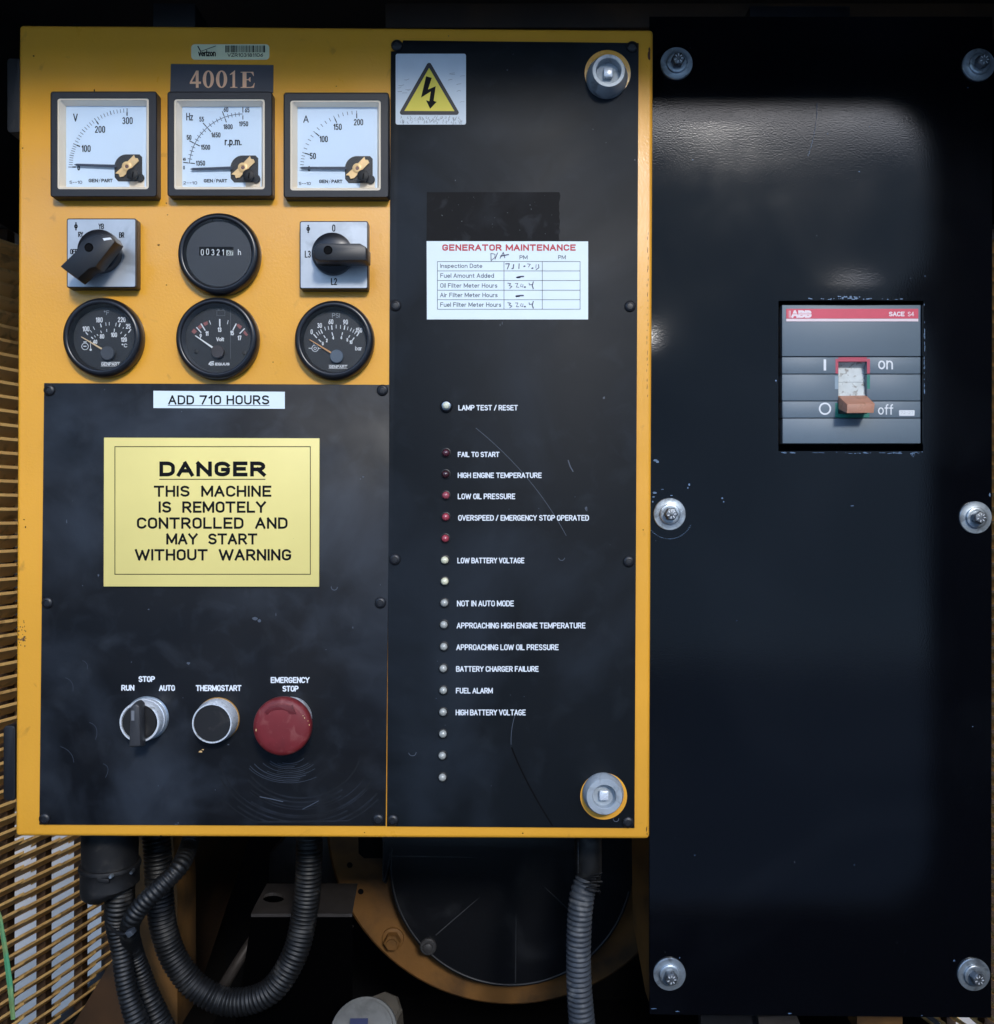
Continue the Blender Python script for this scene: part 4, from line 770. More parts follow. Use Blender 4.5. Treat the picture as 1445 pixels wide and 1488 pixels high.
# indicator lamps ----------------------------------------------------
lamps = [(649, 590.3, 'test'), (648.3, 658.3, 0), (648, 689.3, 1), (648, 720.2, 2), (647.8, 751.3, 3), (647.3, 782.4, 3), (646.8, 814, 'y'), (646.4, 845, 'y'), (645.9, 876.4, 'w'), (645.4, 907.6, 'w'), (645.2, 939.6, 'w'), (644.6, 971.4, 'w'), (644.4, 1003.2, 'w'), (644.2, 1034.9, 'w'), (643.6, 1066.4, 'w'), (643.3, 1097.8, 'w'), (643.1, 1129.4, 'w')]
lab = {'test': None, 0: 'dark red fail to start lamp', 1: 'dark red high engine temperature lamp', 2: 'pink red low oil pressure lamp', 3: 'red lamp', 'y': 'pale yellow lamp', 'w': 'milky white lamp'}
src = {}
for x, y, kd in lamps:
    c = P(x, y, YF)
    if kd == 'test':
        m = MB(); m.lathe(c, [(9 * S, 0), (9 * S, .0008), (8.2 * S, .0022), (7 * S, .0026), (6.6 * S, .002)], 28); o = build('lamp_test_button', m, BLKG, cab, smooth=40)
        m = MB(); m.lathe(c, [(6.6 * S, .0018), (6.4 * S, .0030), (5.2 * S, .0034)], 28); build('metal_ring', m, ZINC, o, smooth=40)
        m = MB(); m.lathe(c, [(5 * S, .0025), (4.8 * S, .0046), (3.5 * S, .0052), (0.0000001, .0054)], 24); build('button_cap', m, M('cream_button', srgb(214, 214, 190), 0.4), o, smooth=50)
        continue
    if not src:
        m = MB(); m.lathe(c, [(7.3 * S, .00002), (7.2 * S, .0004), (6.5 * S, .0005), (6.2 * S, .0001), (0.0000001, .00003)], 24); o = build('indicator_lamp', m, M('lamp_socket', srgb(16, 16, 18), 0.4), cab, smooth=40)
        m = MB(); m.lathe(c, [(5.6 * S, .0001), (5.5 * S, .0010), (4.6 * S, .0021), (2.8 * S, .0028), (0.0000001, .0031)], 24); lens = build('lens', m, LRED[0], o, smooth=60)
        src['o'] = (o, WL[o.name] - c, lens, WL[lens.name] - c)
        ob, le = o, lens
    else:
        o, oo, lens, lo = src['o']
        ob = o.copy(); put(ob, c + oo, cab)
        le = lens.copy(); le.data = lens.data.copy() if False else lens.data; put(le, c + lo + (Vector((random.uniform(-.4, .2) * S, 0, random.uniform(-.3, .3) * S))), ob)
        key = kd
        if key not in src: me = lens.data.copy(); me.materials.clear(); me.materials.append({'y': LYEL, 'w': LWHT}.get(kd) or LRED[kd]); src[key] = me
        le.data = src[key]
    if lab[kd]: ob['label'] = lab[kd]

# panel locks --------------------------------------------------------
def lock(rx, ry, rr_, fx, fy, h, r0, r1, hole, label, slot):
    c = P(rx, ry, YF)
    m = MB(); m.lathe(c, [(rr_ * S, -.0001), (rr_ * S, .0001), (0.0000001, .0001)], 48); root = build('panel_lock', m, YEL, cab, label=label)
    c = base_at(fx, fy, h)
    m = MB(); m.lathe(c, [(r0 * S, .0002), (r0 * S, h * .3), (r0 * S * .97, h * .42), (r1 * S, h * .95), (r1 * S * .97, h), (hole * S * 1.05, h), (hole * S, h - .0004), (hole * S * .95, h - .006), (0.0000001, h - .006)], 56)
    build('lock_body', m, M('lock_zinc', srgb(172, 180, 186), 0.5, metal=0.35, var=(90, .12), bump=(300, .00005), dirt=(srgb(96, 94, 88), 120, .55, .7, .5)), root, smooth=40)
    cs = Vector((c.x, c.y - (h - .006), c.z)); hs = 6.5 * S
    m = MB().box((cs.x - hs, cs.y - .004, cs.z - hs * 1.05), (cs.x + hs, cs.y - .0001, cs.z + hs * 1.05)); build('square_drive', m, CHR, root, bevel=.0008, smooth=40)
    m = MB().box((c.x - r0 * S * .2, c.y - .0003, c.z - (r0 + 1) * S), (c.x + r0 * S * .2, c.y - .0002, c.z - (r0 - 3) * S)); 
lock(883.2, 106, 33.5, 884.6, 103.4, .0125, 29.5, 23.6, 17.6, 'upper quarter-turn lock at the top right of the fascia', 0)
lock(877.6, 1157, 34, 878.4, 1157.4, .0095, 29.6, 26, 16.6, 'lower quarter-turn lock at the bottom right of the fascia', 1)

# stickers and signs -------------------------------------------------
m = MB(); m.prism(rrect(278, 64, 391.4, 86.4, 5), -0.0003, -0.0001); st = build('asset_sticker', m, STKG, cab, label='small pale sticker with a barcode above the number plate')
z = Z(230, 50, 4.25); m = MB(); y = -0.0004
m.stroke([z(244, 70), z(262, 103)], 1.5, y, caps=False); m.stroke([z(261, 104), z(356, 70)], 0.8, y - .00002, caps=False)
ftext(m, 'verizon', *z(247, 108), *z(356, 134), y, .17); 
random.seed(5); x = 415.0
while x < 664:
    wd_ = random.choice([2, 2, 3, 5, 7]); m.rect(*z(x, 67), *z(min(x + wd_, 665), 110), y); x += wd_ + random.choice([2, 3, 4, 6])
ftext(m, 'VZR103181106', *z(428, 115), *z(648, 137), y, .15)
build('lettering', m, INK, st)
m = MB(); m.prism([(248.4, 92.6), (397.4, 94.2), (397, 134.5), (247.4, 133)], -0.0006, -0.0001); npt = build('number_plate', m, NPL, cab, label='dark plate reading 4001E')
m = MB(); y = -0.0007
def serif(ch, x0, x1, y0, y1):
    X = lambda u: x0 + u * (x1 - x0); Yv = lambda v: y1 - v * (y1 - y0)
    F = lambda pts, d=0: m.flat([(X(a), Yv(b2)) for a, b2 in pts], y - d)
    if ch == '4':
        F([(.56, 1), (.78, 1), (.78, .36), (.98, .36), (.98, .23), (.78, .23), (.78, 0), (.54, 0), (.54, .23), (.02, .23), (.02, .33)], 0)
        mm = None
    elif ch == '0':
        n = 26; o = [(.5 + .47 * math.cos(2 * math.pi * i / n), .5 + .51 * math.sin(2 * math.pi * i / n)) for i in range(n)]; i_ = [(.5 + .19 * math.cos(2 * math.pi * i / n), .5 + .44 * math.sin(2 * math.pi * i / n)) for i in range(n)]
        for i in range(n): j = (i + 1) % n; F([o[i], o[j], i_[j], i_[i]])
    elif ch == '1':
        F([(.36, .06), (.36, .80), (.08, .74), (.08, .79), (.58, 1.01), (.64, 1.01), (.64, .06), (.9, .04), (.9, 0), (.12, 0), (.12, .04)])
    elif ch == 'E':
        F([(.0, 1), (.9, 1), (.94, .74), (.90, .74), (.80, .90), (.70, .95), (.42, .95), (.42, .54), (.54, .54), (.66, .66), (.70, .66), (.70, .37), (.66, .37), (.56, .48), (.42, .48), (.42, .05), (.72, .05), (.86, .12), (.96, .30), (1, .30), (.94, 0), (0, 0), (0, .04), (.14, .06), (.14, .94), (0, .96)])
z = Z(0, 0, 3.44)
for ch, a, b2 in (('4', 948, 1006), ('0', 1012, 1072), ('0', 1078, 1138), ('1', 1146, 1192), ('E', 1203, 1274)): serif(ch, a / 3.44, b2 / 3.44, 352 / 3.44 if ch != 'E' else 358 / 3.44, 438 / 3.44)
build('lettering', m, PEACH, npt)
m = MB(); m.flat([(948 / 3.44 + 3.4, 438 / 3.44 - 9.0), (948 / 3.44 + 9.0, 438 / 3.44 - 9.0), (948 / 3.44 + 9.0, 438 / 3.44 - 19)], y - .00005); build('counter_of_four', m, NPL, npt)

ys = YF - 0.0003; yt = ys - 0.0001
m = MB(); m.prism(rrect(575.2, 77.8, 677.4, 180.8, 3), ys, YF); ws = build('warning_sticker', m, STKH, cab, label='cracked white sticker with a yellow high voltage triangle')
z = Z(560, 30, 3.3075)
def rtri(a, b_, c, r, n=5):
    out = []
    V_ = [Vector(a), Vector(b_), Vector(c)]
    for i in range(3):
        p, q0, q1 = V_[i], V_[i - 1], V_[(i + 1) % 3]; u = (q0 - p).normalized(); v = (q1 - p).normalized(); bis = (u + v).normalized(); half = u.angle(v) / 2
        cc_ = p + bis * (r / math.sin(half)); s0 = p + u * (r / math.tan(half)); s1 = p + v * (r / math.tan(half))
        for t in range(n + 1):
            w_ = s0.lerp(s1, t / n) - cc_; out.append(tuple(cc_ + w_.normalized() * r))
    return out
m = MB(); m.flat(rtri(z(211, 190), z(62, 452), z(362, 452), 3.4), yt); build('triangle_border', m, M('hazard_black', srgb(34, 34, 38), .5), ws)
m = MB(); m.flat([z(211, 226), z(92, 433), z(333, 434)], yt - .00008); build('triangle_field', m, HVY, ws)
m = MB(); m.flat([z(*p) for p in ((197, 266), (224, 274), (206, 330), (243, 314), (233, 384), (247, 390), (216, 423), (196, 382), (212, 386), (219, 340), (172, 369))], yt - .00016); build('lightning_arrow', m, INK, ws)
m = MB(); random.seed(3)
for k in range(70):
    x = random.uniform(70, 380); yv = random.uniform(455, 488); m.stroke([z(x, yv), z(x + random.uniform(-4, 4), yv + random.uniform(4, 9)), z(x + random.uniform(-7, 7), yv + random.uniform(9, 14))], random.uniform(.35, .7), yt + .00002, caps=False)
for k in range(26):
    x = random.choice([random.uniform(58, 118), random.uniform(290, 360)]); yv = random.uniform(250, 430)
    if abs(x - 211) < (yv - 190) * .57 + 16: continue
    m.stroke([z(x, yv), z(x + 10, yv - random.uniform(-3, 5)), z(min(x + random.uniform(18, 28), 384), yv - random.uniform(-2, 6))], random.uniform(.3, .55), yt + .00002, caps=False)
build('crack', m, CRACK, ws)
m = MB(); pts = [(620.5, 279)] + [(813, 278.5 + .5)]
for k in range(13): pts.append((812.5 + random.uniform(-1.2, 2.6), 284 + k * 5.2))
pts += [(813, 349.5), (620, 349.5)]
m.flat(pts, YF - .00012); build('tape_residue', m, TAPE, cab, label='dark rectangle of old tape above the maintenance sticker')
m = MB(); m.prism([(620.2, 350.2), (855, 350.6), (855, 464), (620.6, 464)], ys, YF); ms = build('maintenance_sticker', m, STKW, cab, label='white maintenance record sticker with a table')
z = Z(600, 330, 5.352)
m = MB(); ftext(m, 'GENERATOR MAINTENANCE', *z(228, 133), *z(1268, 183), yt, .22, 1.25); build('title', m, REDT, ms)
m = MB()
for t, x1, yb in (('Inspection Date', 541, 318), ('Fuel Amount Added', 632, 393), ('Oil Filter Meter Hours', 658, 470), ('Air Filter Meter Hours', 660, 544), ('Fuel Filter Meter Hours', 688, 619)):
    low = 7 if 'p' in t else 0
    ftext(m, t, *z(213, yb - 34), *z(x1, yb + low), yt, .125, 1.05)
ftext(m, 'PM', *z(830, 218), *z(893, 250), yt, .13); ftext(m, 'PM', *z(1130, 218), *z(1190, 249), yt, .13)
build('lettering', m, INKB, ms)
m = MB()
for Y in (267, 340, 415, 490, 564, 638): m.rect(*z(192, Y - 1.8), *z(1304, Y + 1.8), yt)
for X in (192, 710, 1008, 1302): m.rect(*z(X - 1.8, 267), *z(X + 1.8, 638), yt - .00004)
build('table_rules', m, INKB, ms)
m = MB()
def pen(*pts, wd=.95): m.stroke([z(*p) for p in pts], wd * 1.4, yt - .00008)
pen((608, 205), (610, 262), wd=.8); pen((610, 203), (640, 210), (640, 235), (612, 258), wd=.6); pen((660, 200), (640, 248), wd=.8); pen((680, 240), (705, 195), (716, 238), wd=.8); pen((684, 225), (745, 212), wd=1.1)
pen((724, 285), (752, 284), (736, 325)); pen((785, 290), (782, 320), (772, 322), wd=1.1); pen((828, 284), (826, 322)); pen((866, 304), (872, 303), wd=1.5); pen((893, 285), (915, 288), (900, 310), wd=.6); pen((928, 320), (934, 318), wd=1.5); pen((960, 290), (958, 318), wd=.5); pen((978, 290), (982, 315), (960, 330), wd=.8)
pen((810, 390), (836, 384), (862, 383), wd=1.4); pen((812, 391), (834, 390), wd=1.5); pen((804, 536), (832, 532), (860, 531), wd=1.4); pen((806, 538), (830, 537), wd=1.4)
for Y in (435, 587):
    pen((740, Y), (762, Y + 4), (750, Y + 18), (772, Y + 26), (755, Y + 40), wd=.7); pen((798, Y + 2), (818, Y + 2), (806, Y + 30), (826, Y + 32), wd=.55); pen((845, Y + 5), (838, Y + 25), (856, Y + 30), (858, Y + 8), wd=.5); pen((870, Y + 31), (875, Y + 30), wd=1.5)
    pen((905, Y), (908, Y + 14), (930, Y + 10), wd=.7); pen((938, Y - 10), (930, Y + 20), (938, Y + 42), wd=1.0)
build('handwriting', m, PEN, ms)

m = MB(); m.prism([(223, 567.8), (414, 569.2), (414, 594), (223, 592.8)], ys, YF); hs_ = build('hours_sticker', m, STKW, cab, label='white label reading ADD 710 HOURS')
m = MB(); ftext(m, 'ADD 710 HOURS', *Zs(620, 87), *Zs(992, 121), yt, .17, 1.15); m.rect(*Zs(618, 123.5), *Zs(993, 125.5), yt); build('lettering', m, INK, hs_)
ysn = YF - .0016; ytn = ysn - .0001
m = MB(); m.prism([(151, 635.8), (464.4, 636.8), (463.8, 852.8), (150.4, 852.4)], ysn, YF); dsn = build('danger_sign', m, SIGNY, cab, bevel=.0003, smooth=40, label='pale yellow DANGER plate with black lettering')
m = MB(); x0, y0 = Zs(422, 275); x1, y1 = Zs(1145, 748)
m.rect(x0, y0, x1, y0 + 1.1, ytn); m.rect(x0, y1 - 1.1, x1, y1, ytn); m.rect(x0, y0, x0 + 1.1, y1, ytn - .00004); m.rect(x1 - 1.1, y0, x1, y1, ytn - .00004)
build('border', m, INK, dsn)
m = MB(); ftext(m, 'DANGER', *Zs(585, 331), *Zs(979, 386), ytn, .25, 1.3); m.rect(*Zs(587, 395), *Zs(978, 398), ytn)
build('heading', m, INK, dsn)
for t, x0, x1, y0, y1 in (('THIS  MACHINE', 567, 1000, 420, 461), ('IS  REMOTELY', 583, 980, 478, 520), ('CONTROLLED  AND', 503, 1060, 537, 579), ('MAY  START', 612, 948, 596, 637), ('WITHOUT  WARNING', 497, 1073, 654, 696)):
    m = MB(); ftext(m, t, *Zs(x0, y0), *Zs(x1, y1), ytn, .19, 1.15); build('lettering', m, INK, dsn)

# ================================================================== BREAKER COVER
YP = 0.040
cov = empty('breaker_cover', P(1190, 1475, YP))
tag(cov, 'gloss black breaker cover plate with a square cut-out, to the right of the yellow cabinet', 'cover plate')
# subdivided plate with the cut-out, dished slightly where the sheet was cut
HX0, HX1, HY0, HY1 = 1131.5, 1342, 437, 655.5
def edge_axis(a, b_, cuts, step):
    pts = sorted(set([a, b_] + cuts)); out = []
    for p, q_ in zip(pts, pts[1:]):
        n = max(1, round((q_ - p) / step)); out += [p + (q_ - p) * i / n for i in range(n)]
    return out + [b_]
xs = edge_axis(944.3, 1441.5, [HX0, HX1], 12); ysx = edge_axis(24, 1474, [HY0, HY1], 12)
def dish(px, py):
    d = 0
    d += 0.0022 * math.exp(-(((px - 1240) / 80) ** 2 + ((py - 440) / 42) ** 2))          # pulled out along the upper cut
    d += 0.0060 * math.exp(-(((px - 925) / 75) ** 2 + ((py - 550) / 72) ** 2))            # bulge beside the cabinet
    return d
vs_ = []; idx = {}
for i, X in enumerate(xs):
    for j, Y in enumerate(ysx):
        p = P(X + (0 if X < 1441 else (744 - Y) * 0.0012 + .3), Y + (X - 925) * 0.010 * (1 if Y > 1400 else 0), YP); inn = HX0 - 1 <= X <= HX1 + 1 and HY0 - 1 <= Y <= HY1 + 1
        p.y -= dish(X, Y); idx[(i, j)] = len(vs_); vs_.append(p)
fs = []
for i in range(len(xs) - 1):
    for j in range(len(ysx) - 1):
        mx, my = (xs[i] + xs[i + 1]) / 2, (ysx[j] + ysx[j + 1]) / 2
        if HX0 < mx < HX1 and HY0 < my < HY1: continue
        fs.append((idx[(i, j)], idx[(i, j + 1)], idx[(i + 1, j + 1)], idx[(i + 1, j)]))
m = MB().add(vs_, fs)
pl = build('plate', m, PLATE, cov, smooth=60)
sm = pl.modifiers.new('thickness', 'SOLIDIFY'); sm.thickness = 0.003; sm.offset = -1
es_ = pl.modifiers.new('crisp_edges', 'EDGE_SPLIT'); es_.split_angle = R(35)
# bolts
wsh = None
q = None
for n_, (x, y, rot) in enumerate(((983, 93, 10), (1421.5, 95, 40), (973, 747, 0), (1417, 752, 25), (973, 1415, 50), (1414.5, 1415.5, 15))):
    c = P(x, y, YP); c.y -= 0.0002; kk = K(YP)
    if wsh is None:
        m = MB(); m.lathe(c, [(23.5 * kk, 0), (23.5 * kk, .0011), (22.8 * kk, .0015), (15.5 * kk, .0015), (15 * kk, .0016), (15 * kk, .0030), (14 * kk, .0034), (11 * kk, .0034)], 48)
        wsh = build('bolt', m, ZINC, cov, smooth=40); off0 = WL[wsh.name] - c; wo = wsh
        m = MB(); r_ = 9.6 * kk
        m.lathe(c, [(r_, .0034), (r_, .0082), (r_ * .86, .0092)], 6); hexm = build('hex_head', m, ZINCD, wsh, bevel=.0002, smooth=20)
        m = MB()
        hb = Vector((c.x, c.y - .0093, c.z))
        for a in (0, 45, 90, 135, 200, 260, 310):
            u = Vector((math.cos(R(a)), 0, math.sin(R(a)))); t = Vector((-u.z, 0, u.x))
            a0 = hb + u * r_ * .35; a1 = hb + u * r_ * .68; wv = t * r_ * .07
            m.add([a0 - wv, a1 - wv, a1 + wv, a0 + wv], [(3, 2, 1, 0)])
            m.add([a0 - wv + Vector((0, .0002, 0)), a1 - wv + Vector((0, .0002, 0))], [])
        mk_ = build('head_marking', m, CHR, wsh)
        offh = WL[hexm.name] - c; offm = WL[mk_.name] - c
    else:
        wo = wsh.copy(); put(wo, c + off0, cov); hh = hexm.copy(); put(hh, c + offh, wo); hh.rotation_euler = (0, R(rot), 0); mm = mk_.copy(); put(mm, c + offm, wo)
m = MB(); m.prism([(1100, 410), (1375, 410), (1375, 690), (1100, 690)], YP + .022, YP + .024); build('gap_shade_sheet', m, DARKR, cov)  # added black sheet standing in for shade in the gap round the breaker
# chips and scratches, light caught on bare edges put into their colour
yb = YP - .0002
m = MB(); random.seed(21)
for k in range(26):
    t = random.random(); x = 1195 + t * 70 if random.random() < .55 else 1150 + t * 180; blotch(m, x, 434.4 + random.uniform(-1.2, .6), random.uniform(1, 5), random.uniform(.4, 1), yb - dish(x, 434) - .0003 - k * 1e-6, 7)
for k in range(20): blotch(m, 1230 + random.gauss(0, 9), 432 + random.gauss(0, 1.1), random.uniform(1, 3), random.uniform(.5, 1.3), yb - dish(1235, 432) - .0004 - k * 1e-6, 7)
for k in range(24): blotch(m, 1344 + random.uniform(-.8, .5), 440 + random.uniform(0, 130), .6, random.uniform(1, 6), yb - dish(1344, 470) - .0002 - k * 1e-6, 7)
for k in range(30): blotch(m, 1136 + random.uniform(0, 200), 658 + random.gauss(0, .6), random.uniform(1, 6), random.uniform(.3, .9), yb - .0001 - k * 1e-6, 7)
for k in range(14): blotch(m, 1328 + random.gauss(0, 5), 660 + random.gauss(0, 1.6), random.uniform(.6, 2), random.uniform(.4, 1.6), yb - .0003 - k * 1e-6, 7)
for (x, y, rx, ry) in ((952, 716, 4.5, 2), (950, 722, 2.4, 1.8), (949, 729, 1.8, 2), (1002, 704, 1.6, 2.4), (1000, 709, 1.6, 1.6), (976, 720, 3, 1), (953, 669, 5, 2), (956, 671, 3, 3), (963, 711, 3, .5), (1128, 553, 1.4, 2), (1239, 735, 4, 1), (1071, 902, 1, .6), (1010, 1243, 1.1, 1), (1242, 1257, 1.1, 1), (1414, 1056, 1.4, 1), (989, 188, 1, 1), (1007, 232, 1, 1), (1264, 184, 1, 1), (1249, 249, 1.3, 1.1), (1203, 194, 1.2, 1.2), (1345, 401, 1, 1),
                      (1148, 1473, 4, 1), (950, 1466, 6, 1), (985, 1470, 5, 1), (1340, 1476, 2, 1), (988, 1392, 1, 2), (1387, 1396, 2, 2), (1439, 719, 1.6, 4), (1407, 127, 1.6, 1), (1050, 724, 2, 2), (1052, 729, 1.4, 1.4)):
    blotch(m, x, y, rx * .9, ry * .9, yb - dish(x, y) - .0001)
for k in range(30):
    t = k / 30; x = 1188 - 14 * t * t; y = 150 + t * 78; blotch(m, x + random.uniform(-.5, .5), y, random.uniform(.4, 1), random.uniform(.6, 1.6), yb - .0002, 6)
for k in range(24):
    a = R(215 + k * 5.2); blotch(m, 973 + 34 * math.cos(a), 749 - 34 * math.sin(a), random.uniform(.6, 2), .5, yb - .0003, 6)
build('paint_chip', m, BRIGHT, cov)

# ================================================================== CIRCUIT BREAKER
YK = 0.043
brk = empty('circuit_breaker', P(1240, 645, YK + .03))
tag(brk, 'grey circuit breaker with red strip and tan toggle at off, inside the square cut-out', 'circuit breaker')
z = Z(1120, 420, 5.95)
m = MB(); m.prism([z(96, 136), z(1302, 136), z(1302, 1332), z(108, 1334)], YK + .0120, YK + .05); build('breaker_case', m, GREYD, brk, bevel=.0006, smooth=40)
# front bands separated by recessed grooves, with the toggle window left open
def band(x0, y0, x1, y1): 
    m = MB(); m.prism([z(x0, y0), z(x1, y0), z(x1, y1), z(x0, y1)], YK, YK + .0125); return build('front_band', m, GREY, brk, bevel=.0003, smooth=40)
band(102, 138, 1302, 580); band(102, 738, 588, 964); band(834, 738, 1298, 964); band(106, 1119, 1300, 1334)
band(102, 589, 588, 731); band(834, 589, 1298, 731); band(104, 971, 588, 1112); band(834, 971, 1298, 1112)
m = MB(); m.prism([z(588.5, 589), z(833.5, 589), z(833.5, 627), z(588.5, 627)], YK + .0001, YK + .0115); build('window_head', m, CRIM, brk)
m = MB(); m.prism([z(588.5, 1078), z(833.5, 1078), z(833.5, 1112), z(588.5, 1112)], YK + .0001, YK + .0115); build('window_sill', m, GRN, brk)
yk = YK - .0001
m = MB(); m.rect(*z(563, 603), *z(587, 730), yk); m.rect(*z(835, 603), *z(861, 730), yk); m.rect(*z(587, 603), *z(835, 626), yk - .00005); build('red_print', m, CRIM, brk)
m = MB(); m.rect(*z(835, 742), *z(861, 862), yk); m.rect(*z(835, 1040), *z(856, 1110), yk); m.rect(*z(560, 985), *z(587, 1110), yk); m.rect(*z(587, 1080), *z(835, 1110), yk - .00004); build('green_print', m, GRN, brk)
m = MB(); m.rect(*z(557, 752), *z(587, 865), yk); build('pale_print', m, M('pale_print', srgb(140, 160, 174), .5), brk)
m = MB(); m.prism([z(137, 170), z(1279, 170), z(1279, 254), z(137, 254)], YK - .0003, YK + .0005); build('red_strip', m, BRED, brk)
m = MB(); m.prism([z(137, 256), z(1279, 256), z(1279, 279), z(137, 279)], YK - .0003, YK + .0005); build('white_strip', m, BPK, brk)
m = MB(); ftext(m, 'ABB', *z(180, 183), *z(356, 248), YK - .0004, .3); ftext(m, 'SACE', *z(1023, 195), *z(1160, 235), YK - .0004, .22); ftext(m, 'S4', *z(1187, 196), *z(1243, 235), YK - .0004, .13)
for X in (160, 170): m.rect(*z(X, 186), *z(X + 4, 246), YK - .0004)
build('lettering', m, M('strip_white', srgb(244, 226, 232), .5), brk)
m = MB()
for X0 in (180,):
    m.rect(*z(176, 212), *z(360, 216), YK - .00046)
build('logo_break', m, BRED, brk)
m = MB(); m.rect(*z(460, 607), *z(482, 704), yk); build('on_symbol', m, WHT, brk)
m = MB(); ftext(m, 'on', *z(930, 622), *z(1060, 694), yk, .13); build('lettering', m, WHT, brk)
m = MB(); ftext(m, 'off', *z(930, 995), *z(1062, 1086), yk, .12); build('lettering', m, WHT, brk)
m = MB(); m.ring(*z(472, 1034), 6.6, 9.0, yk, 36); build('off_symbol', m, WHT, brk)
m = MB(); m.prism(rrect(*z(1113, 1047), *z(1247, 1096), 1.2), yk, YK + .0001); build('small_label', m, WHT, brk)
m = MB(); ftext(m, '72-27', *z(1125, 1058), *z(1236, 1080), yk - .00006, .12); build('small_print', m, M('faint_print', srgb(190, 194, 196), .5), brk)
# toggle slide and handle
m = MB()
zz = lambda X, Y, yy: P(*z(X, Y), yy)
m.add([zz(588, 627, YK + .0028), zz(834, 627, YK + .0028), zz(834, 683, YK + .0065), zz(588, 683, YK + .0065)], [(0, 3, 2, 1)])
m.add([zz(588, 683, YK + .0065), zz(810, 683, YK + .0065), zz(834, 803, YK + .0040), zz(588, 803, YK + .0040)], [(0, 3, 2, 1)])
m.add([zz(588, 806, YK + .0042), zz(834, 806, YK + .0042), zz(834, 940, YK + .0025), zz(588, 940, YK + .0025)], [(0, 3, 2, 1)])
m.add([zz(588, 803, YK + .0040), zz(834, 803, YK + .0040), zz(834, 806, YK + .0060), zz(588, 806, YK + .0060)], [(0, 3, 2, 1)])
m.box((zz(588, 0, YK + .011).x, YK + .009, zz(0, 1110, YK).z), (zz(834, 0, YK + .008).x, YK + .010, zz(0, 627, YK).z))
build('toggle_slide', m, PALE, brk)
A = [P(*z(*p), YK - .001) for p in ((592, 930), (838, 926), (838, 1040), (592, 1040))]
B = [P(*z(*p), YK - .0165) for p in ((664, 996), (904, 990), (894, 1071), (660, 1073))]
for p in A: p.y = YK - .001
back = [Vector((p.x, YK + .006, p.z + .002)) for p in A]
m = MB().add(A + B + back, [(4, 7, 6, 5), (0, 4, 5, 1), (1, 5, 6, 2), (2, 6, 7, 3), (3, 7, 4, 0), (8, 0, 1, 9), (9, 1, 2, 10), (10, 2, 3, 11), (11, 3, 0, 8)])
build('toggle_handle', m, HAND, brk, bevel=.0004, smooth=40)

# ================================================================== BELOW THE CABINET
def catmull(pts, step):
    out = []
    P_ = [pts[0]] + pts + [pts[-1]]
    for i in range(1, len(P_) - 2):
        p0, p1, p2, p3 = P_[i - 1:i + 3]; n = max(2, int((p2[0] - p1[0]).length / step))
        for k in range(n):
            t = k / n
            f = lambda a, b_, c, d: 0.5 * ((2 * b_) + (c - a) * t + (2 * a - 5 * b_ + 4 * c - d) * t * t + (3 * b_ - a - 3 * c + d) * t ** 3)
            out.append((Vector([f(p0[0][q_], p1[0][q_], p2[0][q_], p3[0][q_]) for q_ in range(3)]), f(p0[1], p1[1], p2[1], p3[1])))
    out.append(pts[-1]); return out
def tube(mb, pts, rib=None, n=18, ribh=0.12, step=None):
    """pts: [(px, py, depth, radius px)]; rib = rib pitch in metres"""
    step = step or (rib / 5 if rib else .006)
    q = catmull([(P(a, b_, c), r * K(c)) for a, b_, c, r in pts], step)
    # even spacing
    L = 0; up = Vector((0, 1, 0)); vs_ = []; fs = []; t0 = None; prevp = None
    for i, (p, r) in enumerate(q):
        t = (q[min(i + 1, len(q) - 1)][0] - q[max(i - 1, 0)][0]).normalized()
        if prevp is not None: L += (p - prevp).length
        prevp = p
        if t0 is not None: up = t0.rotation_difference(t) @ up
        t0 = t; u = up - t * up.dot(t); u.normalize(); v = t.cross(u)
        rr_ = r * (1 - (ribh * (0.5 + 0.5 * math.cos(2 * math.pi * L / rib)) ** 1.5 if rib else 0))
        for k in range(n):
            a = 2 * math.pi * k / n; vs_.append(p + (u * math.cos(a) + v * math.sin(a)) * rr_)
    m_ = len(q)
    for j in range(m_ - 1):
        for k in range(n): kk = (k + 1) % n; fs.append((j * n + k, j * n + kk, (j + 1) * n + kk, (j + 1) * n + k))
    fs.append(tuple(range(n))); fs.append(tuple(reversed(range((m_ - 1) * n, m_ * n))))
    return mb.add(vs_, fs)
def bez_px(m): return m
# gland and the hose under it
gl = empty('cable_gland', P(160, 1265, .06)); tag(gl, 'black cable gland with clamp collar and corrugated hose, at the left under the cabinet', 'cable gland')
m = MB(); tube(m, [(160, 1180, .06, 39), (160, 1230, .06, 39), (160, 1268, .06, 38)], n=36); build('gland_body', m, BLKM, gl, smooth=40)
m = MB(); tube(m, [(160, 1253, .06, 38.2), (160, 1254, .06, 42), (160, 1259, .06, 42.6), (160, 1261, .06, 40.5), (160, 1284, .06, 40.5), (161, 1290, .06, 40), (163, 1297, .06, 33), (164, 1299, .06, 22)], n=36); build('clamp_collar', m, BLKM, gl, smooth=40)
m = MB(); c = P(162.5, 1273, .06 - 41 * K(.06)); m.lathe(c, [(3 * S, -.001), (3 * S, .002), (2 * S, .003)], 12); build('clamp_screw', m, ZINC, gl, smooth=40)
m = MB(); c = P(192, 1267, .06 - 30 * K(.06)); m.lathe(c, [(2.6 * S, -.003), (2.6 * S, .002)], 12); build('clamp_screw', m, ZINCD, gl, smooth=40)
m = MB(); m.prism([(140, 1276), (158, 1278), (158, 1284), (142, 1283)], .06 - 43 * K(.06), .06 - 38 * K(.06)); build('clamp_lug', m, BLKM, gl, bevel=.0005)
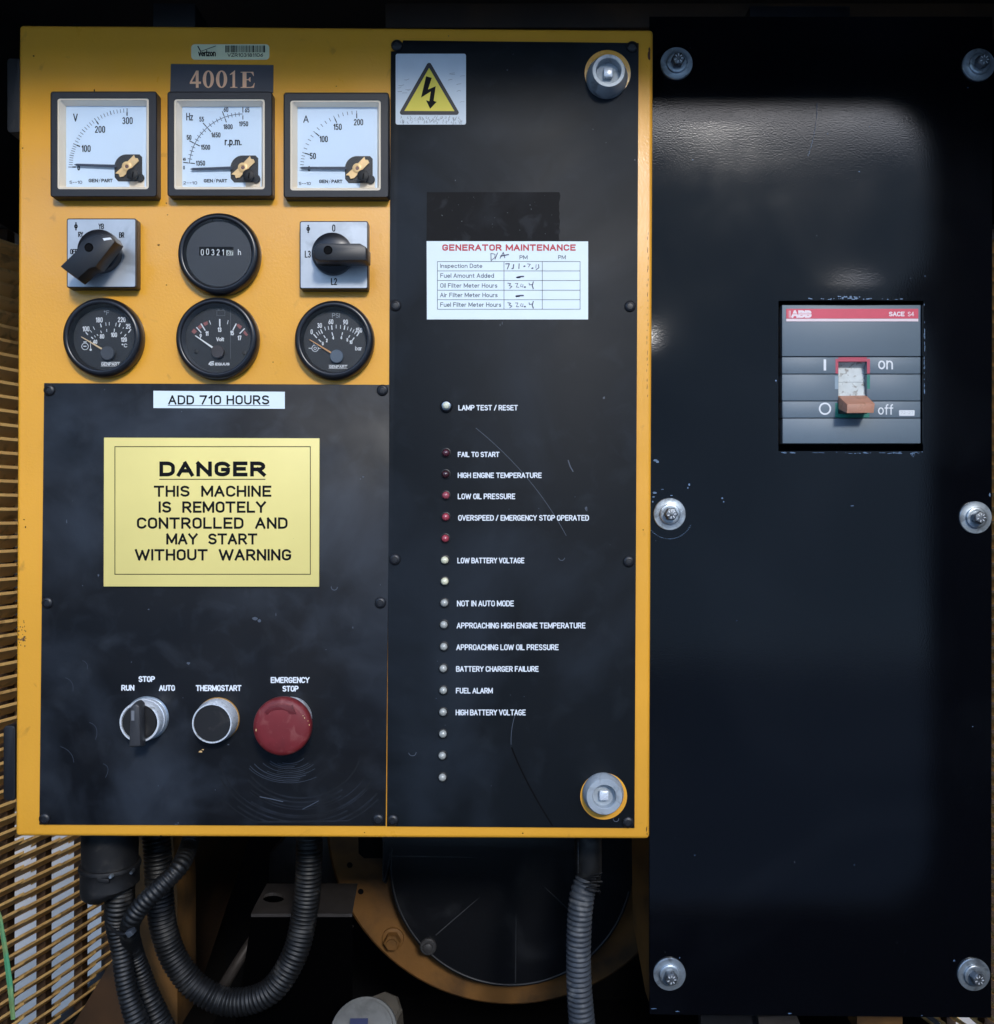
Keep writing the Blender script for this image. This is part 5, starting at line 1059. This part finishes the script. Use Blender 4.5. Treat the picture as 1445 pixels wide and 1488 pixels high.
m = MB(); tube(m, [(174, 1288, .062, 20.5), (172, 1320, .062, 19.5), (171, 1345, .064, 17), (176, 1380, .064, 14.5), (181, 1420, .062, 14.2), (189, 1455, .06, 15), (204, 1500, .058, 17), (212, 1530, .058, 18)], rib=.0034, n=20); build('corrugated_hose', m, HOSE, gl, smooth=70)
def hose(name, pts, rib, mat, label, group=True, ribh=.12):
    m = MB(); tube(m, pts, rib=rib, n=22, ribh=ribh); o = build(name, m, mat, None, smooth=70); tag(o, label, 'hose', 'corrugated hoses under the cabinet'); return o
hose('corrugated_hose', [(283, 1190, .085, 13), (276, 1225, .075, 13.4), (262, 1258, .05, 13.6), (236, 1286, .04, 13.8), (206, 1316, .036, 14), (189, 1345, .04, 14), (192, 1375, .075, 14), (204, 1412, .085, 14.5), (216, 1450, .085, 17), (236, 1500, .085, 20), (250, 1530, .085, 20)], .0036, HOSE, 'thin corrugated hose running diagonally down to the cable tie at the left')
hose('corrugated_hose', [(222, 1180, .11, 20), (229, 1240, .11, 20), (232, 1300, .11, 20), (238, 1350, .11, 19.5), (256, 1398, .11, 19.5), (290, 1438, .11, 19.5), (338, 1457, .11, 19.5), (392, 1441, .11, 19.5), (428, 1388, .115, 19.5), (443, 1325, .12, 19.5), (449, 1260, .12, 19.5), (450, 1180, .12, 19.5)], .0036, HOSE, 'thick corrugated hose looping in a U below the cabinet')
m = MB(); tube(m, [(870 - 16, 1180, .09, 20), (856, 1232, .09, 19.5), (857, 1262, .09, 18.5)], n=24); slv = MB()
rh = empty('split_hose', P(845, 1480, .09)); tag(rh, 'grey corrugated hose with torn smooth sleeve, hanging under the cabinet near the black cover', 'hose', 'corrugated hoses under the cabinet')
tube(slv, [(854, 1180, .09, 20.5), (855, 1232, .09, 20), (856, 1268, .09, 18.5), (855, 1276, .09, 17)], n=24); build('sleeve', slv, HOSE, rh, smooth=60)
m = MB(); tube(m, [(858, 1262, .09, 14), (852, 1282, .088, 18), (846, 1302, .086, 18.6), (842, 1345, .085, 18.4), (841, 1400, .085, 18.4), (843, 1450, .085, 19), (848, 1510, .085, 20), (850, 1540, .085, 20)], rib=.0041, n=24, ribh=.13); build('hose_body', m, HOSEG, rh, smooth=70)
m = MB(); random.seed(2)
for k in range(9):
    x = 862 + random.uniform(-4, 8); yv = 1272 + k * 3
    tube(m, [(x - 10, yv, .075, .8), (x + random.uniform(0, 6), yv + random.uniform(-4, 4), .072, .9), (868 + random.uniform(-1, 3), yv + random.uniform(-3, 5), .085, .8)], n=5, step=.003)
build('torn_rib', m, BLKM, rh)
m = MB(); 
for k in range(24):
    yv = 1224 + k * 1.9; m.add([P(840, yv, .0795), P(841, yv, .0795), P(841, yv + .9, .0795), P(840, yv + .9, .0795)], [(0, 3, 2, 1)])
build('seam_stitch', m, ZINCD, rh)
ct = empty('cable_tie', P(180, 1360, .045)); tag(ct, 'black cable tie binding the two corrugated hoses together', 'cable tie')
m = MB(); tube(m, [(158, 1345, .05, 2.2), (164, 1352, .035, 2.2), (178, 1358, .026, 2.2), (192, 1354, .028, 2.2), (202, 1344, .045, 2.2)], n=8, step=.003); build('strap', m, BLKM, ct, smooth=40)
m = MB(); m.prism([(181, 1356), (190, 1353), (194, 1359), (186, 1364)], .020, .027); build('tie_head', m, HOSEG, ct, bevel=.0004)
for o in (): pass

# flywheel housing ring and its cover
fh = empty('flywheel_housing', P(743, 1465, .36)); tag(fh, 'shaded dusty yellow round flywheel housing below the cabinet, with a black cover bolted inside it', 'flywheel housing')
YR = .34; kr = K(YR); cR = P(743.3, 1192, YR); cI = P(743.3, 1250, YR)
m = MB(); n = 96; vs_ = []
for (cc_, r_, yy) in ((cR, 269.8 * kr, YR + .05), (cR, 269.8 * kr, YR + .003), (cR, 266 * kr, YR), (cI, 172 * kr, YR), (cI, 172 * kr, YR + .02)):
    for i in range(n): a = 2 * math.pi * i / n; vs_.append((cc_.x + r_ * math.cos(a), yy, cc_.z + r_ * math.sin(a)))
m.add(vs_, [(j * n + i, (j) * n + (i + 1) % n, (j + 1) * n + (i + 1) % n, (j + 1) * n + i) for j in range(4) for i in range(n)])
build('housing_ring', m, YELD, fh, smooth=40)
z = Z(380, 1180, 2.491)
m = MB(); m.prism([z(350, 60), z(438, 60), z(438, 168), z(372, 168), z(352, 150)], YR - .0005, YR + .01); m.lathe(P(*z(320, 192), YR), [(4.2 * kr, .0004), (0.0000001, .0003)], 20); m.lathe(P(*z(360, 288), YR), [(4.2 * kr, .0004), (0.0000001, .0003)], 20)
build('bolt_hole', m, DARKR, fh)['kind'] = 'stuff'
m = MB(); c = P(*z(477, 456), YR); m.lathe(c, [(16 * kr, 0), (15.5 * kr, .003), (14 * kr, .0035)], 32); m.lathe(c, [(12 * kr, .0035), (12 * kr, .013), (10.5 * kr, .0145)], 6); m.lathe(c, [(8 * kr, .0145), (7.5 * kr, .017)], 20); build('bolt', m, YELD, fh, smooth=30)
YC = .315; kc = K(YC)
pts = [z(438, 60), z(438, 250), z(452, 262)]
C0 = z(905, 190)
for i in range(29):
    a = R(172 + i * 6.9); r_ = 178; pts.append((C0[0] + r_ * math.cos(a), C0[1] - r_ * math.sin(a)))
pts += [(C0[0] + 178, z(0, 60)[1])]
m = MB(); m.prism(pts, YC, YR + .01); build('cover', m, COVER, fh, bevel=.0015, smooth=40)
m = MB()
rim = [z(443, 105), z(443, 250)] + [(C0[0] + 175 * math.cos(R(172 + i * 5)), C0[1] - 175 * math.sin(R(172 + i * 5))) for i in range(36)]
tube(m, [(a, b_, YC, 1.3) for a, b_ in rim], n=6)
for a, b_ in ((z(632, 446), z(800, 300)), (z(1108, 350), z(1015, 262)), (z(920, 618), z(922, 350)), (z(470, 160), z(800, 165))):
    tube(m, [(a[0], a[1], YC, .9), ((a[0] + b_[0]) / 2, (a[1] + b_[1]) / 2, YC, .9), (b_[0], b_[1], YC + .0005, .6)], n=6)
build('cover_rib', m, M('cover_rib', srgb(60, 62, 66), .45), fh, smooth=60)
m = MB(); c = P(*z(605, 480), YC + .003); m.lathe(c, [(12 * kc, 0), (12 * kc, .006), (10.5 * kc, .007), (7 * kc, .007), (6.5 * kc, .0095), (3 * kc, .0105)], 28); build('cover_screw', m, M('cover_screw', srgb(70, 70, 72), .45, metal=.3), fh, smooth=40)

# bracket with the oval hole
bkt = empty('bracket', P(400, 1330, .20)); tag(bkt, 'grey steel bracket with a round hole, seen beyond the looping hose', 'bracket')
def hq(px, py, yy): return P(px, py, yy)
z0b = hq(365, 1328, .17).z
def onplane(px, py):      # the level top of the bracket
    yy = .17; k = z0b / ((744 - py) * S); y_ = k * D - D; return P(px, py, y_)
hole = [onplane(397.5 + 16.5 * math.cos(2 * math.pi * i / 24), 1304.5 + 7.2 * math.sin(2 * math.pi * i / 24)) for i in range(24)]
corners = [onplane(365, 1328), onplane(512, 1328), onplane(520, 1284), onplane(388, 1284)]
def sample(poly, n):
    out = []
    for i in range(len(poly)):
        a, b_ = poly[i], poly[(i + 1) % len(poly)]
        for k in range(n // len(poly)): out.append(a.lerp(b_, k / (n // len(poly))))
    return out
outr = [onplane(365, 1328), onplane(381, 1328), onplane(397, 1328), onplane(413, 1328), onplane(430, 1328), onplane(430, 1317), onplane(430, 1306), onplane(430, 1295), onplane(430, 1284), onplane(420, 1284), onplane(409, 1284), onplane(398, 1284), onplane(388, 1284), onplane(382, 1295), onplane(376, 1306), onplane(370, 1317)]
hole = [onplane(397.5 + 16.5 * math.cos(2 * math.pi * (i / 16) + 2.3), 1304.5 + 7.2 * math.sin(2 * math.pi * (i / 16) + 2.3)) for i in range(16)]
hole = [hole[(-i) % 16] for i in range(16)]
dn = Vector((0, 0, -.003))
m = MB().add(outr + hole, [(i, (i + 1) % 16, 16 + (i + 1) % 16, 16 + i) for i in range(16)])
m.add(hole + [p + dn for p in hole], [(i, (i + 1) % 16, 16 + (i + 1) % 16, 16 + i) for i in range(16)])
m.add([onplane(430, 1284), onplane(430, 1328), onplane(512, 1328), onplane(520, 1284)], [(0, 1, 2, 3)])
m.add([outr[0], onplane(512, 1328), onplane(512, 1328) + dn, outr[0] + dn], [(0, 1, 2, 3)])
build('bracket_top', m, BRK, bkt)
m = MB(); c = onplane(398, 1300) + Vector((0, 0, -.012)); m.add([c + Vector((.008 * math.cos(a), .008 * math.sin(a), 0)) for a in [i * math.pi / 5 for i in range(10)]] + [c + Vector((0, 0, .003))], [(i, (i + 1) % 10, 10) for i in range(10)]); build('stud', m, CAPW, bkt, smooth=60)
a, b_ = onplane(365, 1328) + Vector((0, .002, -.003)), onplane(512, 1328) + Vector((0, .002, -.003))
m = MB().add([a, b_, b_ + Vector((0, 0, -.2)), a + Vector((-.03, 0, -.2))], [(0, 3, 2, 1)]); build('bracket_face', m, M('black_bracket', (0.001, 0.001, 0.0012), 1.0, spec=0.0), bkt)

# frame post, brown panel and other dim machinery
m = MB(); m.prism([(196, 1200), (250, 1200), (258, 1300), (258, 1500), (196, 1500)], .15, .20); tag(build('frame_post', m, YELD, None, bevel=.001), 'shaded dusty yellow frame post behind the corrugated hoses', 'post')
m = MB(); m.add([P(262, 1190, .20), P(372, 1190, .42), P(292, 1430, .42), P(262, 1460, .20)], [(0, 3, 2, 1)]); m.add([P(262, 1190, .21), P(372, 1190, .43), P(292, 1430, .43), P(262, 1460, .21)], [(0, 1, 2, 3)])
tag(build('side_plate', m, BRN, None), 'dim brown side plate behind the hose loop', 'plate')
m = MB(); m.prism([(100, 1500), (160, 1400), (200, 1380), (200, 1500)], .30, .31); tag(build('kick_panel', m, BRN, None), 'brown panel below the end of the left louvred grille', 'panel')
m = MB(); A_ = [P(918, 1200, .17), P(947, 1200, .13), P(946, 1465, .13), P(938, 1440, .14), P(920, 1340, .17)]
m.add(A_, [tuple(range(5))]); m.add([p + Vector((.002, .001, 0)) for p in A_], [tuple(reversed(range(5)))])
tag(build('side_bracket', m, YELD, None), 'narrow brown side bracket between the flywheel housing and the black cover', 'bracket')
# mottled casting left of the ring
m = MB(); m.prism([(392, 1240), (430, 1200), (484, 1200), (490, 1262), (500, 1284), (390, 1284)], .37, .40); tag(build('engine_casting', m, BRK, None, bevel=.002), 'mottled grey metal casting beyond the hose loop, above the bracket', 'casting')
# strut lying diagonally
m = MB(); tube(m, [(318, 1445, .3, 9), (345, 1400, .3, 8), (390, 1330, .32, 7)], n=10); tag(build('strut', m, BRK, None, smooth=60), 'dim grey strut slanting up behind the hose loop', 'strut')
# thin cable
m = MB(); tube(m, [(560, 1235, .42, 8), (515, 1255, .41, 8), (480, 1290, .38, 8), (458, 1330, .3, 8), (420, 1400, .2, 7), (350, 1480, .2, 7)], n=12); tag(build('black_cable', m, BLKM, None, smooth=60), 'smooth black cable curving away behind the U-shaped hose', 'cable')
m = MB(); tube(m, [(512, 1345, .24, 2.2), (490, 1390, .24, 2.2), (440, 1430, .24, 2.2), (380, 1470, .22, 2.2)], n=8); tag(build('thin_cable', m, BLKM, None, smooth=60), 'thin dark cable beside the flywheel housing', 'cable')
# battery cap, and beige cap behind
bc = empty('filler_cap', P(528, 1490, .125)); tag(bc, 'pale grey round cap with a blue square, at the bottom edge of the picture', 'cap')
def tilt_lathe(name, px, py, y, r, hgt, mat, parent, tiltdeg, prof=None, n=40, smooth=40):
    c = P(px, py, y); kk = K(y); prof = prof or [(r, -hgt), (r, 0), (r * .94, 3), (r * .6, 4.5), (0.0001, 5)]
    ax = Vector((0, -math.sin(R(90 - tiltdeg)), math.cos(R(90 - tiltdeg)))); u = Vector((1, 0, 0)); v = ax.cross(u)
    vs_ = []; 
    for rr2, h2 in prof:
        for i in range(n): a = 2 * math.pi * i / n; vs_.append(c + (u * math.cos(a) + v * math.sin(a)) * rr2 * kk + ax * h2 * kk)
    m = MB().add(vs_, [(j * n + i, j * n + (i + 1) % n, (j + 1) * n + (i + 1) % n, (j + 1) * n + i) for j in range(len(prof) - 1) for i in range(n)])
    return build(name, m, mat, parent, smooth=smooth)
tilt_lathe('cap_body', 528, 1500, .125, 50, 30, CAPW, bc, 48, prof=[(50, -40), (50, -4), (48, 0), (44, 1), (43, 4), (38, 6), (0.0001, 6.5)])
kk = K(.125); c = P(522, 1494, .121); ax = Vector((0, -math.sin(R(42)), math.cos(R(42)))); u = Vector((.96, .1, -.05)).normalized(); v = ax.cross(u)
c = c + ax * .003
m = MB().add([c + (u * a + v * b2) * 16 * kk for a, b2 in ((-.8, -.7), (.8, -.7), (.8, .7), (-.8, .7))], [(0, 1, 2, 3)]); build('blue_label', m, BLUE, bc)
tg_ = tilt_lathe('drain_plug', 557, 1468, .165, 28, 40, CAPB, None, 60, prof=[(28, -40), (28, 0), (24, 5), (10, 7), (0.0001, 7)], n=8, smooth=20); tag(tg_, 'dull beige angular plug behind the pale cap at the bottom', 'plug')
m = MB(); tube(m, [(400, 1500, .18, 1.5), (440, 1484, .18, 1.5), (490, 1492, .18, 1.5), (520, 1510, .18, 1.5)], n=8); tag(build('thin_wire', m, CAPB, None, smooth=60), 'thin beige wire at the bottom edge, left of the pale cap', 'wire')
# pieces under the black cover
m = MB(); m.prism([(1102, 1478), (1158, 1476), (1168, 1500), (1106, 1500)], .10, .12); tag(build('metal_foot', m, BRK, None), 'pale grey metal foot just under the black cover', 'metal foot')
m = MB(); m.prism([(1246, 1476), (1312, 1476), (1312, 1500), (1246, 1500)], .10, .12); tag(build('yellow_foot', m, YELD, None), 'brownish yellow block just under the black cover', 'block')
m = MB(); m.prism([(1019, 1476), (1100, 1476), (1100, 1500), (1019, 1500)], .11, .12); tag(build('dark_foot', m, BLK, None), 'dark block under the black cover, left of the pale foot', 'block')
# roof rail and black box above the black cover
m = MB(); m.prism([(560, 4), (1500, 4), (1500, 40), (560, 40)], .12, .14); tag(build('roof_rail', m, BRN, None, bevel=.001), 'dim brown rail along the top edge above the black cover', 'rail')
m = MB(); m.prism([(1090, 8), (1236, 8), (1236, 40), (1090, 40)], .09, .118); tag(build('junction_box', m, BLK, None, bevel=.001), 'black box on the brown rail above the black cover', 'box')
m = MB(); m.prism([(222, 4), (284, 4), (284, 40), (222, 40)], .10, .13); tag(build('roof_clip', m, BLKM, None, bevel=.001), 'small black block above the cabinet near its top left', 'block')
# reed blade at the lower left
m = MB()
pth = [(-14, 1290, .04), (0, 1335, .04), (8, 1385, .04), (14, 1430, .04), (19, 1482, .04)]
wds = [3, 5.5, 7, 8, 6]
L_, R_, C_ = [], [], []
for (x, y, yy), wd_ in zip(pth, wds): L_.append(P(x - wd_ / 2, y + wd_ * .1, yy)); R_.append(P(x + wd_ / 2, y - wd_ * .1, yy)); C_.append(P(x, y, yy - .0012))
n = len(pth)
m.add(L_ + C_ + R_, [(i, i + 1, n + i + 1, n + i) for i in range(n - 1)] + [(n + i, n + i + 1, 2 * n + i + 1, 2 * n + i) for i in range(n - 1)])
m.add([p + Vector((0, .0006, 0)) for p in L_ + R_], [(i, n + i, n + i + 1, i + 1) for i in range(n - 1)])
tag(build('reed_leaf', m, LEAF, None, smooth=60), 'pale green blade at the lower left in front of the louvred grille', 'leaf')
